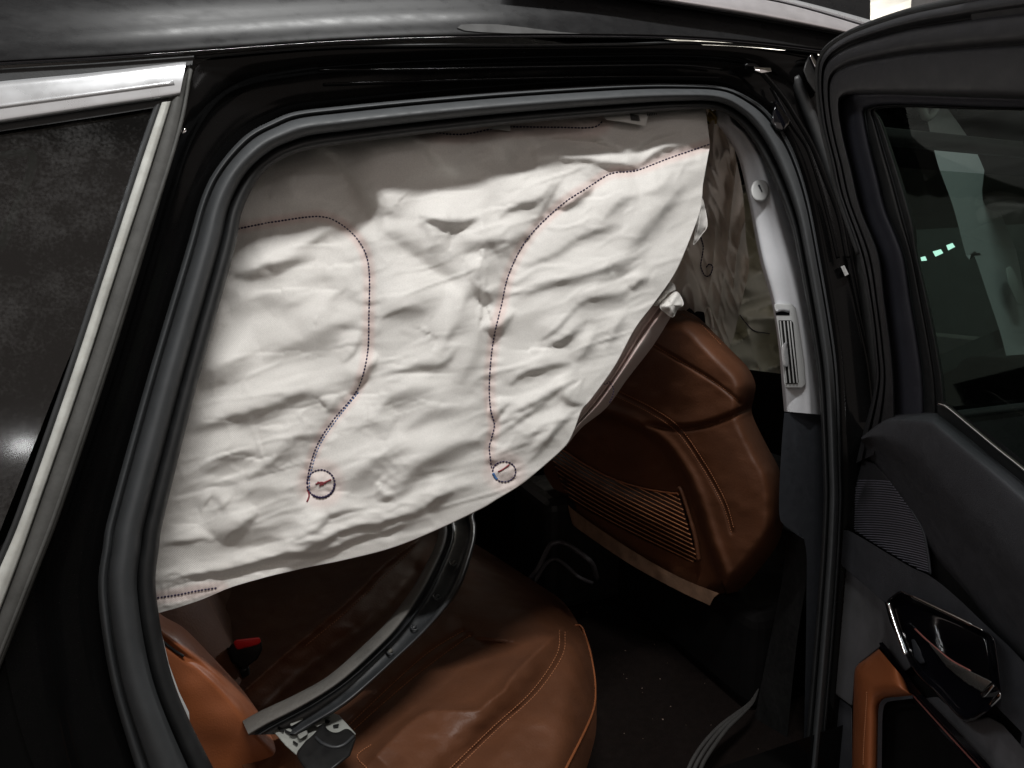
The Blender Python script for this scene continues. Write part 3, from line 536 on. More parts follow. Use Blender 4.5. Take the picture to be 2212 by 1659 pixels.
def fseat(U, V):
    d, _ = dist_path(U, V, so, 90); d = np.abs(d); o = 0.10 * np.clip((48 - d) / 48, 0, 1) ** 2.2 + 0.018 * np.clip((130 - d) / 130, 0, 1) ** 2
    d, a = dist_path(U, V, joint); o = o + 0.014 * np.exp(-(d / 6) ** 2) * np.clip(a * 8, 0, 1) - 0.006 * np.where(d < 0, np.exp(-(d / 40) ** 2), 0) * np.clip(a * 4, 0, 1)
    d, a = dist_path(U, V, sh1); o = o + 0.005 * np.exp(-(d / 4) ** 2)
    d, a = dist_path(U, V, st2); o = o + 0.004 * np.exp(-(d / 5) ** 2)
    d, a = dist_path(U, V, rec); o = o + 0.02 / (1 + np.exp(-d / 5)) * np.where(np.abs(d) < 400, 1, 0) - 0.008 * np.exp(-((d + 14) / 12) ** 2)
    o = o + 0.005 * (vnoise(U / 70, V / 60, 12) - .5) + 0.0016 * (vnoise(U / 24, V / 20, 13) - .5)
    return o
sheet('seat_back', [so, si], FSEAT, mLeather, fs, 240, 200, ofn=fseat)
for pth in (sh1, [(a, b + 7) for a, b in st2], [(a + 5, b - 4) for a, b in st2], ks((800, 215), (880, 255), (960, 330), (1000, 370))):
    dashes('stitching', pth, FSEAT, mThread, fs, o=-0.0012, ofn=fseat, step=5, fill=.6, rad=0.0010)
# net pocket
nt_top = ks((120, 850), (220, 900), (330, 970), (470, 1040), (620, 1085), (740, 1105), (785, 1108)); nt_bot = ks((200, 1060), (262, 1150), (400, 1230), (600, 1335), (760, 1410), (850, 1450), (880, 1440))
pk = sheet('net_pocket', [nt_top, mixc([p for p in nt_top], [p for p in nt_bot], .5, -.022), nt_bot], FSEAT, mLeatherD, fs, 60, 24, ofn=fseat, o=-0.006)
def inside(u, v, poly):
    c = False; j = len(poly) - 1
    for i in range(len(poly)):
        if (poly[i][1] > v) != (poly[j][1] > v) and u < (poly[j][0] - poly[i][0]) * (v - poly[i][1]) / (poly[j][1] - poly[i][1]) + poly[i][0]: c = not c
        j = i
    return c
def netcord():
    vs, fc, base = [], [], 0
    poly = [tuple(q) for q in cr(nt_top, 30)] + [tuple(q) for q in cr(nt_bot, 30)[::-1]]
    for i in range(48):
        uu_ = np.linspace(1060, 1560, 220); c = np.stack([uu_, 700 + i * 9.2 + .60 * (uu_ - 1060) + 14 * np.sin((uu_ - 1060) / 120)], 1)
        run = []
        for q in list(c) + [np.array([0.0, 0.0])]:
            if inside(q[0], q[1], poly): run.append(q)
            else:
                if len(run) > 3:
                    a = np.array(run); dT = np.abs(dist_path(a[:, 0], a[:, 1], nt_top)[0]); dB = np.abs(dist_path(a[:, 0], a[:, 1], nt_bot)[0]); f = dT / (dT + dB + 1e-6)
                    p = P(a[:, 0], a[:, 1], FSEAT, fseat(a[:, 0], a[:, 1]) - 0.008 - 0.022 * (1 - (2 * f - 1) ** 2))
                    m, fa_ = tube_mesh(p, 0.0015, 5); vs.append(m); fc += [[x + base for x in g] for g in fa_]; base += len(m)
                run = []
    link('net_cords', np.vstack(vs), fc, mNet, pk, True, None, 'stuff')
netcord()
ptube('pocket_top_cord', nt_top, FSEAT, 0.0022, mPiping, pk, ofn=fseat, o=-0.009, n=50)
ptube('pocket_side_edge', ks((785, 1075), (800, 1100), (832, 1200), (868, 1330), (885, 1440)), FSEAT, [0.004] * 15 + [0.005] * 15, mLeather, fs, ofn=fseat, o=-0.010, n=30)
sheet('lower_flap', [ks((235, 1165), (262, 1190), (400, 1290), (600, 1420), (800, 1530), (985, 1605)), ks((240, 1200), (275, 1230), (450, 1350), (620, 1460), (800, 1560), (960, 1628)), ks((255, 1255), (285, 1285), (480, 1420), (620, 1505), (800, 1600), (940, 1665))], FSEAT, mFlap, fs, 60, 12, o=-0.004, ofn=lambda U, V: 0.004 * (vnoise(U / 16, V / 30, 5) - .5))
wbox('seat_frame', (0.92, 0.22, 0.40), (1.35, 0.80, 0.62), mDark, fs, bev=0.03)

# ================================================================== NEAR CURTAIN AIRBAG
ab = thing('curtain_airbag', 'large white deployed curtain airbag with purple stitched seams hanging in the rear doorway', 'airbag', tuple(P(1000, 260, BODY, 0.1)))
bagA = [(260, 1345), (344, 1323)] + k7((1280, 580), (1510, 489), (1900, 385)) + k8((0, 325), (300, 250), (560, 150), (880, 0)) + k5((1000, 1570), (1150, 1478), (1330, 1330), (1440, 1225), (1490, 1130), (1540, 1000), (1600, 930), (1750, 720), (1880, 480), (2000, 320), (2120, 150), (2194, 0)) + kp((300, 1250), (330, 1080), (340, 950), (385, 700), (404, 590), (388, 455))
bagB = [(240, 1290), (300, 1060), (380, 780), (450, 520), (500, 380), (580, 290), (760, 240), (1000, 205), (1300, 180), (1520, 200)]
seam1 = [(470, 505), (525, 492), (600, 478), (690, 468), (740, 487), (780, 528), (797, 580), (797, 680), (793, 770), (770, 845), (722, 905), (686, 960), (667, 1020), (664, 1060)]
seam2 = [(1532, 312), (1450, 340), (1375, 368), (1320, 375), (1270, 405), (1210, 445), (1140, 515), (1100, 590), (1083, 660), (1065, 740), (1057, 830), (1060, 885), (1068, 918), (1061, 950), (1057, 968), (1062, 1015)]
def loop(cx, cy, rx, ry): return [(cx + rx * math.cos(t), cy + ry * math.sin(t)) for t in np.linspace(math.pi, 3 * math.pi, 17)]
loop1, loop2 = loop(693, 1045, 30, 30), loop(1089, 1019, 25, 22)
seam_tl = [(900, 270), (940, 286), (1000, 290), (1060, 279), (1090, 274)]
seam_tr = [(1095, 275), (1105, 274), (1200, 275), (1280, 275), (1305, 258)]
seam_bl = k7((900, 580), (1015, 565), (1150, 545), (1260, 522), (1420, 498))
# shading folds: centre line of a face that turns down (dark) or up (negative strength), width px, slope
FOLDS = [
 (k5((240, 795), (450, 722), (640, 705), (740, 610), (800, 545)), 12, .42), (k5((870, 500), (980, 505), (1060, 410), (1110, 345)), 9, .75),
 (k5((1050, 865), (1150, 780), (1280, 745), (1480, 725)), 9, .7), (k5((1360, 800), (1400, 900), (1470, 955), (1545, 985)), 10, .6), (k5((940, 1195), (1180, 1075), (1390, 870)), 7, .45),
 (k5((350, 1590), (430, 1450), (640, 1330), (800, 1235), (930, 1185)), 20, .50), (k5((1470, 370), (1600, 305), (1800, 265), (1890, 190)), 12, .42),
 (k5((1340, 610), (1450, 545), (1570, 495)), 9, .45), (k5((1500, 720), (1600, 610), (1650, 480)), 10, .40), ([(1010, 600), (1050, 640), (1085, 610)], 14, .5),
 (k5((60, 900), (110, 830), (180, 730), (260, 630)), 9, .7), (k5((540, 1610), (640, 1580), (730, 1535)), 9, .45), (k5((230, 1570), (300, 1545), (340, 1500)), 9, .4),
 (k5((770, 370), (850, 330), (960, 300)), 13, -.4), (k5((1640, 250), (1800, 215), (2000, 130)), 16, -.25), (k5((300, 600), (330, 420), (690, 200)), 40, .12),
 (k5((690, 210), (700, 400), (690, 560), (600, 650)), 12, .28), (k5((780, 830), (860, 620), (880, 430)), 14, .3), (k5((1000, 1080), (1010, 1010), (1040, 1030)), 6, .5),
 (k5((1180, 1330), (1300, 1240), (1420, 1130)), 8, .3), (k5((1200, 1180), (1350, 1090), (1480, 1050)), 8, .25), (k5((200, 1010), (330, 960), (500, 920), (640, 850)), 16, .22),
 (k5((60, 1180), (180, 1100), (330, 1090)), 16, .2), (k5((300, 1200), (320, 1100), (380, 1020)), 12, .2), (k5((1700, 600), (1760, 480), (1830, 380)), 9, .35), (k5((1880, 250), (1930, 190), (1990, 160)), 8, .5),
 (k4((1180, 1165), (1450, 1085), (1700, 1015), (2000, 905), (2230, 845)), 17, .58), (k4((1460, 115), (1600, 125), (1800, 65), (2050, 15)), 12, .55), (k4((1680, 690), (1900, 610), (2194, 500)), 24, .28),
 (k4((1280, 860), (1450, 785), (1620, 700)), 18, .22), (k4((1300, 1660), (1360, 1570), (1385, 1600)), 5, .3), (k4((1430, 1640), (1480, 1575), (1500, 1570)), 5, .3), (k4((1580, 1430), (1800, 1330), (1960, 1280)), 14, .3),
 (k4((1500, 420), (1650, 300), (1900, 260)), 26, .15), (k4((2080, 1030), (2120, 1000), (2170, 900)), 9, .4), (k4((1400, 560), (1430, 430), (1460, 320)), 14, .25), (k4((1850, 480), (2000, 400), (2180, 330)), 20, .18),
 (k7((1430, 215), (1480, 150), (1560, 90), (1660, 0)), 11, .7), (k7((1040, 222), (1200, 205), (1370, 185)), 6, .4), (k7((1840, 335), (2000, 245), (2190, 150)), 10, .55), (k7((950, 470), (1300, 420), (1700, 330), (2150, 240)) + k8((300, 120), (480, 50)), 6, .6), (k7((950, 520), (1300, 470), (1700, 370), (2150, 280)) + k8((300, 170), (480, 90)), 5, -.5),
 (k7((1900, 190), (2030, 120), (2120, 40)), 9, .5), (k7((1500, 270), (1700, 250), (1850, 210)), 12, -.3),
 (k2((480, 1390), (650, 1410), (800, 1410), (970, 1385)), 13, .55), (k2((1010, 1410), (1150, 1330), (1280, 1275), (1390, 1140)), 12, .6), (k2((1240, 1470), (1330, 1300), (1410, 1140)), 6, .5), (k2((1390, 1350), (1480, 1310), (1620, 1190)), 9, .7),
 (k2((1830, 1659), (2000, 1410), (2160, 1260)), 18, .38), (k2((440, 880), (550, 975), (700, 1085), (820, 1120)), 14, .5), (k2((-20, 1110), (130, 1290), (200, 1450), (212, 1560)), 10, -.7), (k2((1080, 870), (1170, 950), (1215, 1110)), 12, -.6),
 (k2((1180, 1010), (1400, 1020), (1560, 1010), (1700, 1050), (1900, 1075)), 9, .8), (k2((1260, 980), (1420, 920), (1650, 960), (1850, 1020)), 10, -.8), (k2((1830, 1010), (2000, 930), (2194, 850)), 9, -.7), (k2((1900, 1060), (2060, 960), (2200, 910)), 8, .7),
 (k2((400, 1240), (700, 1200), (1000, 1170)), 20, -.2), (k2((900, 900), (1000, 960), (1080, 1080)), 16, .35), (k2((1480, 860), (1600, 870), (1720, 960)), 12, .4), (k2((540, 1620), (560, 1500), (480, 1400)), 12, .3),
 (k2((1000, 1659), (1100, 1560), (1260, 1500)), 14, .35), (k2((1500, 1560), (1700, 1480), (1800, 1450)), 14, .25), (k2((1900, 1250), (2050, 1200), (2150, 1080)), 12, .35), (k2((240, 1180), (270, 1350), (380, 1420)), 16, .2),
 ([(560, 350), (640, 420), (740, 450)], 16, .25), ([(690, 330), (740, 400), (800, 510)], 12, -.5), ([(600, 620), (700, 600), (780, 610)], 18, .18), ([(440, 1120), (560, 1060), (650, 1050)], 16, .22), ([(820, 1150), (930, 1090), (1030, 1050)], 10, .35), ([(740, 1060), (820, 1000), (900, 960)], 20, .25),
]
kt = crop(278, 200, 1.2763)
FOLDS += [
 (kt((350, 600), (450, 578), (520, 548), (620, 515)), 15, .5), (kt((540, 520), (620, 480), (700, 440)), 10, .5), (kt((210, 930), (330, 865), (430, 825)), 16, .4), (kt((560, 780), (660, 745), (750, 725)), 16, .3),
 (kt((930, 405), (1040, 425), (1120, 400)), 10, .55), (kt((1040, 470), (1120, 500), (1200, 470)), 26, .4), (kt((1060, 560), (1110, 590), (1170, 560)), 20, .45), (kt((790, 470), (900, 560), (1060, 670)), 20, -.35),
 (kt((530, 1420), (700, 1375), (880, 1315), (970, 1285)), 8, .65), (kt((580, 1350), (690, 1315), (770, 1300)), 9, .5), (kt((1220, 650), (1400, 610), (1560, 560), (1650, 500)), 13, .4), (kt((1230, 560), (1330, 530), (1430, 470), (1520, 440)), 12, .3),
 (kt((1290, 790), (1360, 740), (1420, 690)), 9, .45), (kt((1300, 840), (1400, 765), (1470, 725)), 8, .4), (kt((1170, 1050), (1300, 975), (1420, 890)), 8, .5), (kt((1180, 1110), (1260, 1090), (1340, 1030)), 8, .4), (kt((1250, 1130), (1330, 1090), (1400, 1020)), 7, .35),
 (kt((610, 200), (720, 330), (800, 480)), 10, -.7), (kt((680, 260), (770, 360), (800, 420)), 12, .5), (kt((890, 150), (960, 225), (1060, 275)), 12, .5), (kt((1180, 180), (1220, 240), (1260, 280)), 10, -.5), (kt((460, 350), (540, 370), (600, 350)), 14, .35),
 (kt((820, 700), (930, 690), (1010, 640)), 18, .25), (kt((1010, 780), (1030, 700), (1000, 620)), 14, .35), (kt((880, 1080), (960, 1020), (1100, 980)), 16, .3), (kt((800, 1010), (860, 960), (980, 930)), 12, .25), (kt((470, 1180), (540, 1110), (640, 1080)), 13, .3), (kt((260, 1200), (350, 1150), (450, 1120)), 14, .3),
 (kt((640, 680), (700, 640), (760, 650)), 14, .25), (kt((480, 720), (560, 660), (640, 640)), 18, .22), (kt((690, 860), (730, 810), (750, 760)), 8, .4), (kt((1480, 420), (1540, 370), (1600, 340)), 10, .4), (kt((1650, 420), (1700, 350), (1760, 300)), 12, .35), (kt((1420, 1000), (1370, 1040), (1330, 1100)), 7, .4),
]
PXM = 0.00064
def bag_h(U0, V0, kf=1.0, kn=1.0):
    U = U0 + 16 * (vnoise(U0 / 75, V0 / 75, 91) - .5) + 4 * (vnoise(U0 / 26, V0 / 26, 93) - .5); V = V0 + 16 * (vnoise(U0 / 70, V0 / 70, 92) - .5) + 4 * (vnoise(U0 / 24, V0 / 24, 94) - .5)
    h = np.zeros(U.shape)
    for pth, wd, s in FOLDS:
        c = np.array([q[:2] for q in pth]); m = (U > c[:, 0].min() - 4 * wd) & (U < c[:, 0].max() + 4 * wd) & (V > c[:, 1].min() - 4 * wd) & (V < c[:, 1].max() + 4 * wd)
        if not m.any(): continue
        d, a = dist_path(U[m], V[m], pth, 26)
        if c[-1, 0] < c[0, 0]: d = -d
        tp = np.sin(np.pi * np.clip(a, 0, 1)) ** .8; w_ = wd * (.55 + .6 * tp); x = d / w_
        y = (x + .7) * (1 if s > 0 else -1)
        h[m] += abs(s) * w_ * PXM * 1.95 * (np.exp(-np.abs(y / 2.9) ** 1.6) * (y < 0) + np.exp(-(y / 1.05) ** 2) * (y >= 0)) * tp * (1 if s > 0 else -1)
    h *= kf
    U, V = U0, V0
    for pth, wd, dp in ((seam1, 24, .006), (seam2, 20, .005), (loop1, 10, .002), (loop2, 9, .002), (seam_tl, 12, .004), (seam_tr, 12, .004), (seam_bl, 10, .0012)):
        d, a = dist_path(U, V, pth, 60); h -= dp * np.exp(-(np.abs(d) / wd) ** 1.4)
        h += (0.0003 if pth is seam_bl else 0.0005) * np.exp(-(d / 20) ** 2) * np.sin(a * (np.hypot(*(np.array(pth[-1]) - np.array(pth[0]))) + 200) / 4.5 + 3 * vnoise(U / 40, V / 40, 21))
    hs = h; h = np.zeros(U.shape)
    # broad pillows and long soft folds rising to the right
    A_ = U - .42 * V; B_ = V + .42 * U
    h += 0.020 * (vnoise(U / 260 + .3, V / 190, 31) - .5) + 0.016 * (vnoise(A_ / 330, B_ / 90, 32) - .5) + 0.005 * (vnoise(A_ / 150, B_ / 40, 33) - .5) + 0.0012 * (vnoise(A_ / 60, B_ / 20, 34) - .5)
    A_ = U - .15 * V; B_ = V + .15 * U
    for sx, sy_, sd, am in ((300, 90, 36, .0022), (150, 60, 38, .0011), (80, 34, 44, .0006)):
        n = vnoise(A_ / sx, B_ / sy_, sd) + .25 * vnoise(A_ / (sx * .4), B_ / (sy_ * .4), sd + 1)
        h += am * (np.clip(1 - np.abs(n - .62) * 5, 0, 1) ** 1.5) * vnoise(U / 150, V / 150, sd + 5) * 1.6
    return hs + kn * h
# let the folded sheet settle like cloth: edges keep their length, slack buckles, seams stay down
def resample(h, u0, v0, st, U1, V1):
    x = np.clip((U1 - u0) / st, 0, h.shape[1] - 1.001); y = np.clip((V1 - v0) / st, 0, h.shape[0] - 1.001); xi = x.astype(int); yi = y.astype(int); fx = x - xi; fy = y - yi
    def w4(f): return [-.5 * f + f * f - .5 * f ** 3, 1 - 2.5 * f * f + 1.5 * f ** 3, .5 * f + 2 * f * f - 1.5 * f ** 3, -.5 * f * f + .5 * f ** 3]
    wx, wy = w4(fx), w4(fy); o = np.zeros(np.shape(U1))
    for j in range(4):
        yy = np.clip(yi + j - 1, 0, h.shape[0] - 1)
        for i in range(4): o = o + wy[j] * wx[i] * h[yy, np.clip(xi + i - 1, 0, h.shape[1] - 1)]
    return o
def settle(U, V, Z0, st, iters, exu, exv, bend, hold, bil):
    X = np.stack([U * PXM, V * PXM, Z0], -1); L = st * PXM; P0 = X[..., :2].copy(); n = vnoise(U / 200, V / 160, 77); eu = 1 + exu * (.3 + 1.4 * n); ev = 1 + exv * (.3 + 1.4 * n); dg = np.sqrt(eu ** 2 + ev ** 2)
    seam = np.zeros(U.shape)
    for pth in (seam1, seam2): seam = np.maximum(seam, np.exp(-(dist_path(U, V, pth, 60)[0] / (st * 1.3)) ** 2))
    def edge(a, b, rest, k):
        D = X[b] - X[a]; l = np.sqrt((D * D).sum(-1)) + 1e-12; c = (.5 * k * (l - rest) / l)[..., None] * D; X[a] += c; X[b] -= c
    s_ = slice; n_r, n_c = U.shape
    for it in range(iters):
        for o in (0, 1):
            m = (n_c - o) // 2 * 2 + o; edge((s_(None), s_(o, m, 2)), (s_(None), s_(o + 1, m, 2)), L * eu[:, o:m:2], 1.)
            m = (n_r - o) // 2 * 2 + o; edge((s_(o, m, 2), s_(None)), (s_(o + 1, m, 2), s_(None)), L * ev[o:m:2, :], 1.)
            edge((s_(o, m, 2), s_(0, n_c - 1)), (s_(o + 1, m, 2), s_(1, n_c)), L * dg[o:m:2, :-1], .35); edge((s_(o, m, 2), s_(1, n_c)), (s_(o + 1, m, 2), s_(0, n_c - 1)), L * dg[o:m:2, :-1], .35)
        Z = X[..., 2]
        def lap(q):
            r = np.zeros_like(q); r[1:-1, 1:-1] = (q[:-2, 1:-1] + q[2:, 1:-1] + q[1:-1, :-2] + q[1:-1, 2:]) / 4 - q[1:-1, 1:-1]; return r
        l1 = lap(Z); X[..., 2] += bend * l1 - bil * lap(l1)
        X[..., :2] += .1 * (P0 - X[..., :2]); X[..., 2] += hold * (Z0 - X[..., 2]) + .5 * seam * (Z0 - X[..., 2])
    return X[..., 2]
KF, KN = 1.25, .3
_u1, _v1 = np.meshgrid(np.arange(200, 1610, 12.0), np.arange(130, 1410, 12.0)); _h1 = bag_h(_u1, _v1, KF, KN)
_a1 = settle(_u1, _v1, _h1, 12.0, 150, .008, .017, .02, .05, .12)
_u2, _v2 = np.meshgrid(np.arange(212, 1596, 5.0), np.arange(142, 1396, 5.0))
_b2 = resample(_a1, 200, 130, 12.0, _u2, _v2) + .9 * (bag_h(_u2, _v2, KF, KN) - resample(_h1, 200, 130, 12.0, _u2, _v2))
HBAG = settle(_u2, _v2, _b2, 5.0, 70, .006, .009, .02, .10, .12)
def soften(q, n):
    for _ in range(n):
        p = np.pad(q, 1, 'edge'); q = (p[:-2, 1:-1] + p[2:, 1:-1] + p[1:-1, :-2] + p[1:-1, 2:] + 2 * q) / 6
    return q
_d2 = bag_h(_u2, _v2, .8, .25)
_A, _B = _u2 - .3 * _v2, _v2 + .3 * _u2
for _sx, _sy, _sd, _am in ((220, 55, 101, .0030), (110, 38, 102, .0020), (60, 60, 103, .0014), (90, 26, 104, .0012)):
    _n = vnoise(_A / _sx, _B / _sy, _sd) + .3 * vnoise(_A / (_sx * .45), _B / (_sy * .45), _sd + 9)
    _d2 += _am * np.clip(1 - np.abs(_n - .65) * 6, 0, 1) * np.clip(vnoise(_u2 / 120, _v2 / 120, _sd + 20) * 2.2 - .7, 0, 1)
HBAG = HBAG + .4 * (HBAG - soften(HBAG, 12)) + .52 * (_d2 - soften(_d2, 40))
def bag_z(U, V): return resample(HBAG, 212, 142, 5.0, np.asarray(U, float), np.asarray(V, float))
def bag_o(U, V): return -bag_z(U, V) + 0.018 / (1 + np.exp((U - 775) / 14)) * np.clip((900 - V) / 400, 0, 1) - 0.014 / (1 + np.exp(-(U - 800) / 18)) * np.clip((1000 - V) / 400, 0, 1) - 0.012 * np.clip((U - 1150) / 300, 0, 1)
def bag_tint(U, V):
    t = np.zeros(U.shape)
    for pth, wd, s in ((seam1, 14, .55), (seam2, 14, .55), (loop1, 24, .4), (loop2, 24, .4), (seam_tl, 22, .6), (seam_tr, 24, .5), (seam_bl, 16, .5)):
        d, a = dist_path(U, V, pth, 50); t = np.maximum(t, s * np.exp(-(d / wd) ** 4))
    return np.clip(t * (.8 + .35 * vnoise(U / 30, V / 30, 41)), 0, 1)
OB = 0.108
bag = sheet('bag_cloth', [bagA, bagB], BODY, mBag, ab, 540, 420, o=OB, ofn=bag_o, tint=bag_tint)
md = bag.modifiers.new('thick', 'SOLIDIFY'); md.thickness = 0.0025; md.offset = -1 if False else 0
ST = -0.0018
for pth in (seam1, seam2, seam_tl, seam_tr, seam_bl):
    dashes('seam_stitching', pth, BODY, mStitch, ab, o=OB + ST, ofn=bag_o, step=7.4, fill=.64, rad=0.0013)
dashes('seam_stitching', [(a + 4, b + 3) for a, b in seam1[9:]], BODY, mStitchB, ab, o=OB + ST, ofn=bag_o, step=7, fill=.6, rad=0.0009)
for lp in (loop1, loop2):
    dashes('loop_stitching', lp, BODY, mStitch, ab, o=OB + ST, ofn=bag_o, step=6.6, fill=.75, rad=0.0014)
dashes('loop_stitching', loop1[8:15], BODY, mStitch, ab, o=OB + ST - .001, ofn=bag_o, step=6.6, fill=.8, rad=0.0019)
for pth in ([(682, 1046), (693, 1042), (704, 1044)], [(690, 1050), (700, 1043), (715, 1036)], [(1076, 1019), (1086, 1014), (1100, 1004)], [(664, 1058), (668, 1070), (663, 1084)], [(686, 1041), (699, 1048)]):
    ptube('thread_end', pth, BODY, 0.0012, mStitchR, ab, o=OB + ST, ofn=bag_o, n=8, seg=5)
ptube('thread_end', [(1065, 1022), (1070, 1032), (1074, 1036)], BODY, 0.002, mStitchB, ab, o=OB + ST, ofn=bag_o, n=8, seg=5)
# folded hem that runs up the forward edge, and the knotted tether end
he_o = k5((1440, 1235), (1545, 1110), (1700, 985), (1835, 800), (2000, 585), (2112, 405), (2135, 375)); he_i = k5((1420, 1190), (1480, 1090), (1590, 925), (1740, 715), (1870, 475), (1975, 345), (2010, 300))
def hem_o(U, V): return 0.006 * (vnoise(U / 40 + V / 60, V / 30, 51) - .5)
def hm(t, o): return mixc(he_i, he_o, t, o)
sheet('folded_hem', [hm(-.05, .02), hm(.2, .016), hm(.34, .010), hm(.42, .024), hm(.5, .004), hm(.62, .004), hm(.85, .028), hm(1, .055), hm(.9, .08)], BODY, mBag, ab, 120, 70, o=OB + .002, ofn=hem_o, tint=lambda U, V: .55 + .35 * vnoise(U / 30, V / 30, 55))
dashes('hem_stitching', k5((1715, 815), (1745, 865), (1735, 920), (1705, 975)), BODY, mStitch, ab, o=OB - .004, ofn=hem_o, step=6, rad=0.001)
dashes('hem_stitching', k5((1660, 805), (1690, 835), (1720, 815)), BODY, mStitch, ab, o=OB - .002, ofn=hem_o, step=6, rad=0.001)
def knot(name, outl, o, seedn):
    c = np.array(outl)[:, :2].mean(0)
    ring = [[(c[0] + (a[0] - c[0]) * t, c[1] + (a[1] - c[1]) * t, -.012 * (1 - t * t)) for a in list(outl) + [outl[0]]] for t in (.02, .35, .7, .92, 1.0)]
    ring.append([(a[0], a[1], .02) for a in ring[-1]])
    return sheet(name, ring, BODY, mBag, ab, 60, 24, o=OB + o, ofn=lambda U, V: 0.009 * (vnoise(U / 11, V / 13, seedn) - .5))
knot('tether_knot', k5((2000, 330), (2040, 262), (2100, 180), (2135, 195), (2142, 230), (2110, 240), (2070, 290), (2030, 330)), -.002, 61)
knot('tether_end', k5((2060, 300), (2130, 245), (2165, 250), (2196, 320), (2160, 350), (2128, 405), (2085, 385), (2040, 340)), -.006, 62)
knot('tether_flap', kp((330, 1085), (352, 1130), (386, 1340), (330, 1440), (250, 1540), (262, 1440), (290, 1280)), .02, 63)
# printed tape at the top edge
tp = sheet('printed_tape', [k2((1640, 700), (1800, 690), (1990, 660)), k2((1700, 770), (1820, 785), (1950, 810)), ], BODY, mLabel, ab, 20, 6, o=OB - .040)
for i in range(11):
    a = 1850 + i * 5.4; plate('print_bar', k2((a, 728 + i * 1.4), (a + 3, 728 + i * 1.4), (a + 12, 772 + i * .5), (a + 9, 772 + i * .5)), BODY, mInk, tp, o=OB - .0415, thick=.0008, bev=0)
for i in range(6):
    a = 1960 + i * 11; plate('print_bar', k2((a, 728 - i), (a + 5, 728 - i), (a + 8, 744 - i), (a + 3, 744 - i)), BODY, mInk, ab, o=OB - .0415, thick=.0008, bev=0)
plate('printed_tape', k2((925, 825), (1000, 808), (1082, 800), (1082, 842), (1000, 832)), BODY, mLabel, ab, o=OB - .026, thick=.001, bev=0)

# ================================================================== AIRBAGS FURTHER IN
def crumple(seed, amp, sx, sy, sh):
    def f(U, V):
        a = np.abs(vnoise((U + sh * V) / sx, (V - .3 * sh * U) / sy, seed) - .5); b = np.abs(vnoise((U - .4 * V) / (sx * .5), (V + .3 * U) / (sy * .5), seed + 1) - .5)
        return -amp * (.25 - a) * 2 - amp * .5 * (.25 - b) - amp * 1.4 * (vnoise(U / 70, V / 90, seed + 2) - .5)
    return f
fa = thing('shaded_airbag', 'shaded taupe airbag with stitched loop hanging behind the white one above the front seat', 'airbag', tuple(P(1560, 240, F_y(0.55))))
FA = F_y(0.55)
fA_l = [(1440, 200), (1450, 320), (1440, 430), (1420, 540), (1400, 640), (1420, 720), (1470, 760)]; fA_m = [(1540, 215), (1545, 300), (1540, 420), (1535, 540), (1530, 620), (1520, 690), (1560, 760)]
fA_r = [(1570, 225), (1588, 330), (1605, 420), (1612, 520), (1618, 580), (1600, 660), (1585, 730)]
cf = crumple(70, .06, 30, 170, .12)
sheet('bag_cloth', [fA_l, fA_m, fA_r], FA, mBagF, fa, 120, 120, ofn=cf)
dashes('loop_stitching', k6((120, -110), (135, -40), (120, 60), (125, 100), (150, 140), (180, 130), (195, 80), (170, 65), (145, 100)), FA, mStitch, fa, o=-.004, ofn=cf, step=6, fill=.8, rad=.0017)
fo = thing('far_airbag', 'olive grey crumpled airbag deepest in the cabin beside the pillar vent', 'airbag', tuple(P(1640, 500, F_y(0.85))))
FO = F_y(0.85)
co = crumple(80, .14, 90, 45, -.3)
sheet('bag_cloth', [[(1540, 420), (1540, 560), (1540, 700), (1570, 790)], [(1600, 400), (1610, 560), (1615, 700), (1630, 800)], [(1690, 400), (1720, 560), (1740, 700), (1750, 815)]], FO, mBagO, fo, 100, 100, ofn=co)
ptube('seam_stitching', k6((370, 390), (400, 430), (460, 490), (560, 510)), FO, .0015, mStitch, fo, o=-.01, ofn=co, n=30, seg=5)
plate('vent_hole', k6((25, 360), (90, 312), (130, 320), (145, 400), (150, 445), (80, 400)), FA, mDark, fa, o=-.03, thick=.004, bev=0.001)
ptube('hole_binding', k6((90, 275), (130, 290), (170, 350), (190, 430), (195, 480)), FA, [.004] * 30, mBagF, fa, o=-.033, n=30)
# foil-wrapped wiring at the top corner
wr = thing('wiring_bundle', 'small yellowish wiring bundle tucked under the top corner of the seal', 'wiring', tuple(P(1535, 240, BODY, .1)))
for i, pth in enumerate((kp((290, 250), (310, 300), (370, 350), (400, 380)), kp((360, 240), (370, 300), (395, 385)), kp((400, 250), (440, 290), (470, 330)), kp((470, 240), (430, 300), (400, 380)), kp((440, 260), (460, 310), (465, 380)))):
    ptube('wire', pth, BODY, .0022 if i else .0012, mWire if i else mBlackP, wr, o=.10 + .003 * i, n=14, seg=6)
plate('foil_wrap', kp((375, 330), (400, 262), (440, 300), (470, 290), (478, 350), (430, 350), (395, 385)), BODY, mWire, wr, o=.108, thick=.006, bev=.002)

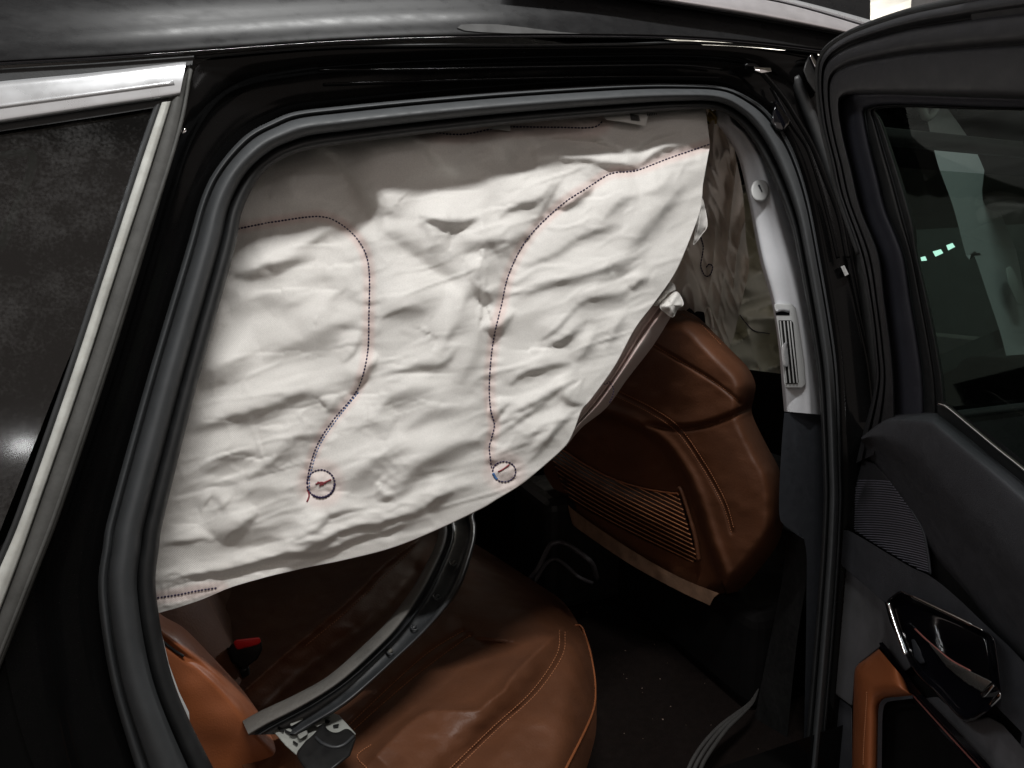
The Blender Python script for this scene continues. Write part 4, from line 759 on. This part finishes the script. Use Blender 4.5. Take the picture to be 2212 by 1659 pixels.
# ================================================================== BROKEN TRIM STRIP
ts = thing('broken_trim_strip', 'long curved black plastic trim strip with broken clips lying across the rear seat', 'trim strip', tuple(P(800, 1450, F_z(0.69))))
TZ = F_z(0.70)
tl = [(1050, 1010)] + k8((640, -20), (620, 110), (580, 280), (440, 480), (250, 700)) + kb((1750, 690), (1500, 872), (1200, 1045), (920, 1195), (800, 1250))
tm = [(1072, 1010)] + k8((720, -20), (690, 110), (645, 285), (500, 520), (300, 745)) + kb((1800, 770), (1560, 960), (1270, 1130), (985, 1290), (860, 1350))
tr = [(1130, 1010)] + k8((890, -20), (865, 100), (835, 280), (740, 500), (600, 690), (400, 930), (150, 1150)) + kb((1560, 1220), (1330, 1330), (1180, 1400))
kz = crop(350, 1200, 1.9438)
tl = [(1052, 1000)] + kz((1375, 60), (1365, 140), (1345, 220), (1250, 400), (1130, 560), (1000, 690), (850, 820), (700, 905), (530, 985), (450, 1030))
tm = [(1078, 1000)] + kz((1420, 60), (1405, 140), (1387, 225), (1300, 405), (1185, 580), (1060, 712), (905, 850), (745, 952), (565, 1045), (480, 1095))
tr = [(1140, 1000)] + kz((1550, 40), (1543, 140), (1525, 240), (1460, 420), (1330, 590), (1165, 750), (985, 915), (890, 985), (800, 1040), (720, 1090))
tl, tm, tr = [[(a[0], a[1], z) for a, z in zip(cr(q, 40), np.linspace(-.17, -.04, 40))] for q in (tl, tm, tr)]
def tmix(a, b, t, o): return [(x[0] + (y[0] - x[0]) * t, x[1] + (y[1] - x[1]) * t, x[2] + (y[2] - x[2]) * t + o) for x, y in zip(a, b)]
sheet('strip_face', [tmix(tl, tm, 0, .02), tmix(tl, tm, .08, .002), tmix(tl, tm, .5, -.004), tmix(tl, tm, .95, -.002), tmix(tl, tm, 1.05, .008)], TZ, mStrip, ts, 120, 24)
sheet('strip_back', [tmix(tm, tr, -.02, .004), tmix(tm, tr, .12, .010), tmix(tm, tr, .2, .002), tmix(tm, tr, .28, .012), tmix(tm, tr, .7, .013), tmix(tm, tr, .82, .002), tmix(tm, tr, .96, .004), tmix(tm, tr, 1.0, .02)], TZ, mStripB, ts, 120, 40)
for t in (.2, .33, .43, .53, .62):
    c = cr(tmix(tm, tr, .5, .011), 200)[int(t * 199)]; r = 7
    ptube('clip_boss', [(c[0] + r * 1.2 * math.cos(q), c[1] + r * math.sin(q), c[2]) for q in np.linspace(.4, 4.0, 14)], TZ, .0013, mStripB, ts, n=24, seg=6)
    ptube('clip_boss', [(c[0] - 5, c[1] + 4, c[2]), (c[0] + 4, c[1] - 3, c[2])], TZ, [.0012, .003, .003, .0012], mStrip if t in (.33, .62) else mStripB, ts, n=4, seg=6)
TB = F_z(0.73)
plate('clip_plate', kb((1000, 1330), (1140, 1270), (1330, 1180), (1420, 1180), (1560, 1232), (1700, 1385), (1640, 1440), (1380, 1430), (1220, 1560), (1130, 1480)), TB, mClip, ts, o=.0, thick=.012, bev=.002)
for q in (((1070, 1320), (1120, 1350), (1110, 1375), (1060, 1340)), ((1120, 1345), (1185, 1375), (1175, 1400), (1125, 1370)), ((1270, 1215), (1310, 1240), (1300, 1258), (1262, 1232)), ((1310, 1232), (1350, 1265), (1340, 1285), (1312, 1262)), ((1190, 1435), (1230, 1460), (1220, 1480), (1185, 1455)), ((1450, 1265), (1490, 1275), (1480, 1300), (1445, 1290)), ((1510, 1310), (1560, 1300), (1555, 1325), (1515, 1330))):
    plate('clip_slot', kb(*q), TB, mBlackP, ts, o=-.003, thick=.006, bev=.0006)
for q in (((1160, 1300), (1260, 1240), (1275, 1265), (1170, 1325)), ((1350, 1300), (1440, 1250), (1450, 1290), (1380, 1330)), ((1220, 1390), (1300, 1350), (1310, 1385), (1240, 1430)), ((1400, 1200), (1500, 1230), (1490, 1250), (1395, 1222))):
    plate('clip_tab', kb(*q), TB, mClip, ts, o=-.008, thick=.010, bev=.002)
plate('end_plug', kb((1345, 1395), (1440, 1290), (1460, 1350), (1540, 1380), (1625, 1330), (1705, 1400), (1650, 1560), (1500, 1680), (1300, 1700), (1205, 1545), (1290, 1440)), TB, mBlackP, ts, o=-.020, thick=.03, bev=.006)
ptube('plug_rib', kb((1370, 1410), (1430, 1460), (1520, 1490), (1600, 1470), (1680, 1400)), TB, .002, mStripB, ts, o=-.021, n=24, seg=6)

# ================================================================== OPEN REAR DOOR
dr = thing('open_rear_door', 'open rear car door with dark trim, speaker grille and tan leather armrest', 'car door', (HX, HY, 0.5))
# window frame: face, recess, glass
fo_ = [(1850, 1000)] + k6((1240, 860), (1235, 600), (1200, 300), (1140, 0)) + k3((1010, 1250), (960, 1030), (905, 800), (880, 600), (878, 450), (895, 370), (945, 300), (1060, 222), (1250, 146), (1480, 76), (1750, 20), (1960, -20), (2400, -90))
fi_ = [(1935, 960)] + k6((1360, 860), (1340, 600), (1300, 300), (1260, 0)) + k3((1150, 1350), (1090, 1100), (1040, 900), (1012, 740), (1010, 660), (1020, 635), (1050, 612), (1130, 600), (1300, 600), (1480, 605), (1750, 615), (1960, 622), (2400, 640))
def fm(t, o): return mixc(fo_, fi_, t, o)
sheet('window_frame', [fm(-.06, .03), fm(0, .006), fm(.05, -.004), fm(.12, -.006), fm(.16, .002), fm(.2, .004), fm(.24, -.006), fm(.38, -.01), fm(.45, -.008), fm(.5, -.002), fm(.56, -.009), fm(.85, -.012), fm(.96, -.010), fm(1.0, .0), fm(1.02, .02)], DOOR, mDoorF, dr, 160, 100, o=0.0)
ptube('frame_rubber_lip', [(a - 2, b) for a, b in fo_[4:]], DOOR, .004, mSealD, dr, o=.004, n=100)
gi_ = [(2000, 960)] + k6((1560, 860), (1530, 600), (1480, 300), (1430, 0)) + k3((1320, 1350), (1270, 1150), (1220, 950), (1190, 800), (1180, 720), (1190, 700), (1210, 690), (1240, 680), (1330, 670), (1480, 672), (1750, 680), (1960, 690), (2400, 700))
sheet('frame_recess', [mixc(fi_, gi_, -.1, .012), mixc(fi_, gi_, .15, .008), mixc(fi_, gi_, .5, .012), mixc(fi_, gi_, .85, .016), mixc(fi_, gi_, 1, .028)], DOOR, mDoorI, dr, 140, 20)
gj_ = [(2045, 960)] + k6((1680, 860), (1640, 600), (1580, 300), (1510, 0)) + k3((1490, 1450), (1420, 1200), (1340, 950), (1280, 780), (1240, 720), (1235, 712), (1240, 705), (1260, 700), (1340, 690), (1480, 690), (1750, 700), (1960, 705), (2400, 715))
sheet('glass_run', [mixc(gi_, gj_, -.05, .024), mixc(gi_, gj_, .4, .018), mixc(gi_, gj_, .6, .024), mixc(gi_, gj_, .9, .02), mixc(gi_, gj_, 1.05, .034)], DOOR, mSealD, dr, 140, 20)
gp = sheet('window_glass', [k3((1150, 640), (1700, 640), (2500, 640)), k3((1250, 1100), (1700, 1050), (2500, 1000)), k6((1450, 200), (1900, 100), (2600, 50)), k6((1600, 1000), (2100, 1300), (2700, 1750))], DOOR, mDGlass, dr, 30, 30, o=0.036)
ptube('glass_belt_seal', k6((1640, 960), (1700, 980), (1860, 1110), (2030, 1250), (2194, 1380), (2400, 1560)), DOOR, .0022, mBright, dr, o=.004, n=60)
sheet('belt_seal', [k6((1640, 940), (1690, 950), (1850, 1070), (2030, 1200), (2194, 1330), (2420, 1520)), k6((1640, 985), (1690, 1000), (1850, 1130), (2030, 1275), (2194, 1410), (2420, 1600)), k6((1640, 1030), (1660, 1040), (1850, 1190), (2030, 1340), (2194, 1475), (2420, 1660))], DOOR, mSealD, dr, 40, 10, o=.012)
# soft upper pad
pT = k6((1150, 1175), (1230, 1110), (1305, 1058), (1365, 1034), (1500, 1028), (1620, 1030), (1665, 1055), (1850, 1205), (2050, 1365), (2194, 1485), (2420, 1680)); pB = k9((870, 30), (905, 40), (950, 60), (1010, 80), (1150, 100), (1300, 250), (1450, 360), (1620, 440), (1850, 640), (2060, 860), (2420, 1300))
pB = k6((1150, 1205), (1165, 1240), (1200, 1290), (1260, 1350), (1340, 1450), (1440, 1580), (1510, 1700), (1640, 1900), (1850, 2140), (2050, 2400), (2420, 2760))
def pdm(t, o): return mixc(pT, pB, t, o)
sheet('door_top_pad', [pdm(-.03, .03), pdm(0, .004), pdm(.06, -.016), pdm(.15, -.024), pdm(.45, -.03), pdm(.6, -.026), pdm(.75, -.014), pdm(.9, -.004), pdm(1.02, .004), pdm(1.06, .02)], DOOR, mPad, dr, 90, 60)
# main panel behind everything
sheet('door_inner_panel', [[(1850, 950), (1880, 990), (2500, 1300)], [(1775, 1300), (1950, 1400), (2500, 1500)], [(1755, 1750), (1900, 1750), (2500, 1750)]], DOOR, mBlackP, dr, 20, 20, o=.02)
# speaker grille with curved ridges
gL = k6((1158, 1318), (1120, 1480), (1085, 1659)) + k9((1076, 80), (1075, 112)); gR = k6((1300, 1420), (1440, 1620)) + k9((1480, 0), (1540, 130), (1592, 418))
gr_ = plate('speaker_grille', k6((1158, 1318), (1230, 1340), (1330, 1450), (1450, 1610)) + k9((1480, 0), (1545, 130), (1575, 260), (1595, 420), (1480, 365), (1350, 292), (1210, 205), (1074, 114), (1078, 20)) + k6((1110, 1500),), DOOR, mDoorF, dr, o=.006, thick=.012, bev=.002)
vs_, fc_, bs_ = [], [], 0
cg = np.array([(2350.0, 1330.0)])
def inside(u, v, poly):
    c = False; j = len(poly) - 1
    for i in range(len(poly)):
        if (poly[i][1] > v) != (poly[j][1] > v) and u < (poly[j][0] - poly[i][0]) * (v - poly[i][1]) / (poly[j][1] - poly[i][1]) + poly[i][0]: c = not c
        j = i
    return c
gpoly = k6((1158, 1318), (1230, 1340), (1330, 1450), (1450, 1610)) + k9((1480, 0), (1545, 130), (1575, 260), (1595, 420), (1480, 365), (1350, 292), (1210, 205), (1074, 114), (1078, 20)) + k6((1110, 1500),)
for i in range(60):
    y0 = 1040 + i * 5.2 - 40
    us = np.linspace(1825, 2020, 70); vv = y0 + 40 - 0.10 * (us - 1825) + 0.0011 * (us - 1825) ** 2
    run = []
    for u_, v_ in list(zip(us, vv)) + [(0, 0)]:
        if inside(u_, v_, gpoly): run.append((u_, v_))
        else:
            if len(run) > 3:
                a = np.array(run); p = P(a[:, 0], a[:, 1], DOOR, np.full(len(a), .005)); m_, f_ = tube_mesh(p, .0010, 5)
                vs_.append(m_); fc_ += [[x + bs_ for x in g] for g in f_]; bs_ += len(m_)
            run = []
link('grille_ridges', np.vstack(vs_), fc_, mGrille, gr_, True, None, 'stuff')
ptube('grille_edge', k9((1470, 0), (1545, 130), (1575, 260), (1595, 415)), DOOR, .0018, mTrimD, gr_, o=.002, n=24)
# ledge under the grille
sheet('door_ledge', [k9((935, 200), (960, 160), (1010, 135), (1070, 135), (1210, 215), (1350, 300), (1480, 375), (1600, 432), (1760, 560), (1950, 740), (2120, 900), (2400, 1200)), k9((932, 220), (970, 200), (1020, 190), (1070, 195), (1190, 270), (1330, 370), (1450, 440), (1570, 500), (1720, 620), (1900, 800), (2060, 980), (2330, 1270)), k9((930, 275), (960, 290), (1000, 330), (1060, 390), (1160, 470), (1260, 560), (1330, 610), (1500, 720), (1650, 860), (1800, 1000), (1960, 1200), (2200, 1450))], DOOR, mPad, dr, 60, 20, o=-.012, ofn=lambda U, V: 0 * U)
# suede insert
plate('suede_insert', k9((930, 282), (1080, 400), (1300, 590), (1335, 720), (1420, 900), (1470, 1010), (1430, 1040), (1285, 860), (1262, 890), (1140, 985), (1108, 1040), (1092, 1262), (1000, 1195), (884, 1110), (905, 960), (922, 850), (938, 650), (935, 480), (918, 420)), DOOR, mSuede, dr, o=-.004, thick=.012, bev=.003)
plate('lower_suede_insert', k9((1500, 1220), (1640, 1200), (1810, 1360), (1970, 1330), (2060, 1380), (2300, 1659), (2300, 1800), (2050, 1800), (1900, 1620), (1700, 1420)), DOOR, mSuede, dr, o=.002, thick=.012, bev=.003)
plate('lower_door_panel', k9((880, 1130), (1000, 1200), (1092, 1270), (1092, 1750), (830, 1750), (850, 1400)), DOOR, mPad, dr, o=.004, thick=.012, bev=.004)
# handle
bzo = k9((1308, 585), (1330, 560), (1385, 520), (1425, 525), (1600, 608), (1780, 694), (1930, 768), (2005, 825), (2030, 950), (2052, 1150), (2040, 1210), (1960, 1300), (1812, 1357), (1650, 1200), (1500, 1050), (1430, 930), (1385, 820), (1345, 720))
bcx, bcy = np.array(bzo).mean(0)
def bring(t, o): return [(bcx + (a - bcx) * t, bcy + (b - bcy) * t, o) for a, b in bzo + [bzo[0]]]
bz = sheet('handle_bezel', [bring(1.0, -.006), bring(.995, -.036), bring(.97, -.042), bring(.94, -.038), bring(.90, -.030), bring(.82, -.022), bring(.6, -.0185), bring(.3, -.017), bring(.02, -.0165)], DOOR, mGlossB, dr, 160, 60)
ptube('handle_bright_edge', k9((1395, 526), (1425, 532), (1600, 614), (1780, 700), (1930, 774)), DOOR, [.001] * 6 + [.0028] * 28 + [.001] * 6, mBright, bz, o=-.043, n=40)
ptube('handle_bright_edge', k9((1326, 600), (1345, 665), (1390, 800), (1436, 930)), DOOR, .0034, mBright, bz, o=-.043, n=30)
sheet('door_handle', [k9((1492, 760), (1590, 855), (1720, 965), (1860, 1040), (1985, 1100), (2040, 1165)), k9((1500, 800), (1590, 900), (1710, 1020), (1840, 1100), (1960, 1150), (2030, 1190)), k9((1520, 870), (1600, 990), (1700, 1100), (1810, 1190), (1900, 1250), (1990, 1265)), k9((1540, 940), (1600, 1040), (1680, 1150), (1770, 1240), (1850, 1300), (1960, 1295))], DOOR, mGlossB, bz, 40, 24, o=-.054, ofn=lambda U, V: 0 * U)
ptube('handle_red_line', k9((1495, 765), (1590, 855), (1720, 962), (1850, 1035)), DOOR, .0012, M('dull red line', (0.2, 0.07, 0.06), 0.4), bz, o=-.0552, n=30)
plate('lever_face', k9((1560, 830), (1720, 968), (1860, 1042), (1990, 1105), (1925, 1170), (1820, 1110), (1700, 1010)), DOOR, M('satin dark lever', (0.25, 0.25, 0.24), 0.25, metal=0.8), bz, o=-.0565, thick=.004, bev=.001)
plate('handle_tip', k9((1915, 1175), (1990, 1118), (2010, 1130), (1950, 1200), (1925, 1210)), DOOR, mBright, bz, o=-.060, thick=.010, bev=.003)
plate('handle_tip', k9((1965, 1240), (2035, 1160), (2052, 1190), (2045, 1215), (1985, 1272)), DOOR, mBright, bz, o=-.060, thick=.010, bev=.003)
plate('lock_tab', k9((1470, 830), (1490, 830), (1530, 900), (1560, 985), (1530, 990), (1490, 950)), DOOR, mTrimD, bz, o=-.028, thick=.005, bev=.002)
# dark strip and tan armrest
sheet('accent_strip', [k9((1265, 855), (1300, 865), (1500, 1140), (1700, 1350), (1950, 1620), (2100, 1800)), k9((1270, 875), (1290, 885), (1480, 1165), (1670, 1380), (1920, 1650), (2060, 1800)), k9((1268, 880), (1285, 900), (1465, 1190), (1640, 1400), (1880, 1660), (2010, 1800))], DOOR, mGlossB, dr, 40, 10, o=-.022)
ptube('accent_line', k9((1480, 1190), (1660, 1390), (1890, 1640), (2020, 1780)), DOOR, .0012, bpy.data.materials['dull red line'], dr, o=-.024, n=30)
arL = k9((1265, 897), (1200, 950), (1132, 1000), (1108, 1055), (1102, 1200), (1098, 1400), (1095, 1600), (1092, 1800)); arR = k9((1420, 1080), (1455, 1170), (1470, 1192), (1310, 1212), (1262, 1262), (1256, 1400), (1252, 1600), (1248, 1800))
def am(t, o): return mixc(arL, arR, t, o)
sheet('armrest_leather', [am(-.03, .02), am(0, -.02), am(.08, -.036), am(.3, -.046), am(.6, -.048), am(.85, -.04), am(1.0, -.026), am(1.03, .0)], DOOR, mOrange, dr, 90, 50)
dashes('armrest_stitching', k9((1185, 1170), (1180, 1280), (1172, 1400), (1165, 1520), (1160, 1659)), DOOR, mThread, dr, o=-.0495, step=5, rad=.001)
sheet('pull_handle_rim', [k9((1478, 1192), (1400, 1200), (1320, 1208), (1285, 1222), (1262, 1265), (1256, 1400), (1250, 1800)), k9((1480, 1200), (1400, 1208), (1326, 1218), (1294, 1232), (1274, 1275), (1268, 1400), (1264, 1800)), k9((1482, 1212), (1400, 1222), (1335, 1230), (1306, 1245), (1290, 1290), (1284, 1400), (1280, 1800))], DOOR, mTrimD, dr, 60, 10, o=-.036)
sheet('pull_pocket', [k9((1290, 1225), (1275, 1300), (1268, 1800)), k9((1480, 1205), (1700, 1450), (2000, 1800))], DOOR, mDark, dr, 20, 10, o=-.002)
ptube('lower_trim_edge', k9((880, 1145), (850, 1220), (825, 1310), (810, 1450)), DOOR, .003, mSeal, dr, o=-.006, n=30)

# the rest of the door, towards its latch edge
DD = np.array([-math.cos(AL), -math.sin(AL)])
def doorgrid(name, s0, s1, z0, z1, n, mat, ns=16, nz=20, cut=None):
    a, b = np.meshgrid(np.linspace(0, 1, ns), np.linspace(z0, z1, nz)); e = s1 if cut is None else s1 - cut * np.clip((b - 1.05) / .5, 0, 1); a = s0 + (e - s0) * a
    q = S(b) - n; p = np.stack([HX + DD[0] * a + DN[0] * q, HY + DD[1] * a + DN[1] * q, b], -1)
    return link(name, p.reshape(-1, 3), gridfaces(nz, ns), mat, dr)
doorgrid('latch_side_panel', .335, .96, .34, 1.05, .004, mPad)
doorgrid('outer_skin', .02, .97, .30, 1.06, .075, mPaint)
doorgrid('latch_side_glass', .335, .93, 1.05, 1.50, .036, mDGlass, cut=.22)
doorgrid('latch_side_frame', .335, .75, 1.49, 1.60, .0, mDoorF)
tube('latch_side_pillar', [(HX + DD[0] * (.95 - .2 * t) + DN[0] * S(np.array(1.04 + .5 * t)), HY + DD[1] * (.95 - .2 * t) + DN[1] * S(np.array(1.04 + .5 * t)), 1.04 + .52 * t) for t in np.linspace(0, 1, 10)], .022, mDoorF, dr)

# ================================================================== GLASS REFLECTIONS AND WORKSHOP BITS BEYOND
def reflection(lbl, poly, dist):  # glowing panels set behind the glass in place of reflected workshop lights
    q = P(np.array([a[0] for a in poly]), np.array([a[1] for a in poly]), F_y(dist)); c = q.mean(0)
    o = thing('lamp_reflection', lbl, 'reflection', tuple(c), 'lamps mirrored in the door glass')
    n = len(q); b = c + (q - c) * .8 + (c - CAM) / np.linalg.norm(c - CAM) * .1
    link('reflection_glow', q, [list(range(n))], emis('lamp glow %d' % len(bpy.data.materials), (0.75, 1.0, 0.92), 4.0), o, False)
    link('reflection_back', np.vstack([q, b]), [[i, n + i, n + (i + 1) % n, (i + 1) % n] for i in range(n)] + [list(range(2 * n - 1, n - 1, -1))], mBeam, o, False)
reflection('small square lit lamp mirrored in the glass, right one of a short row', k3((1695, 1575), (1735, 1560), (1752, 1585), (1708, 1608)), 6.0)
reflection('small square lit lamp mirrored in the glass, middle one of a short row', k3((1608, 1615), (1660, 1600), (1676, 1625), (1626, 1648)), 6.0)
reflection('small lit lamp mirrored in the glass, left one of a short row', k3((1530, 1652), (1560, 1645), (1572, 1672), (1536, 1676)), 6.0)
bmq = thing('roof_beam', 'white steel beam under the workshop roofing above the car', 'beam', tuple(P(1860, 20, F_y(3.0))))
plate('beam_web', k3((1095, -160), (1155, -160), (1165, 95), (1100, 110)), F_y(3.0), mBeam, bmq, thick=.2, bev=.01)
plate('beam_flange', k3((1085, -160), (1097, -160), (1102, 112), (1092, 112)), F_y(3.0), mBeam, bmq, o=-.05, thick=.3, bev=.005)
pn = thing('white_panel', 'white hanging panel at the top edge beyond the open door', 'panel', tuple(P(1980, 10, F_y(2.4))))
plate('panel_sheet', k3((1490, -160), (1950, -160), (1950, 40), (1480, 85)), F_y(2.4), mBeam, pn, thick=.05, bev=.01)
plate('panel_frame', k3((1478, -160), (1492, -160), (1482, 88), (1466, 92)), F_y(2.4), mBeam, pn, o=-.02, thick=.09, bev=.005)
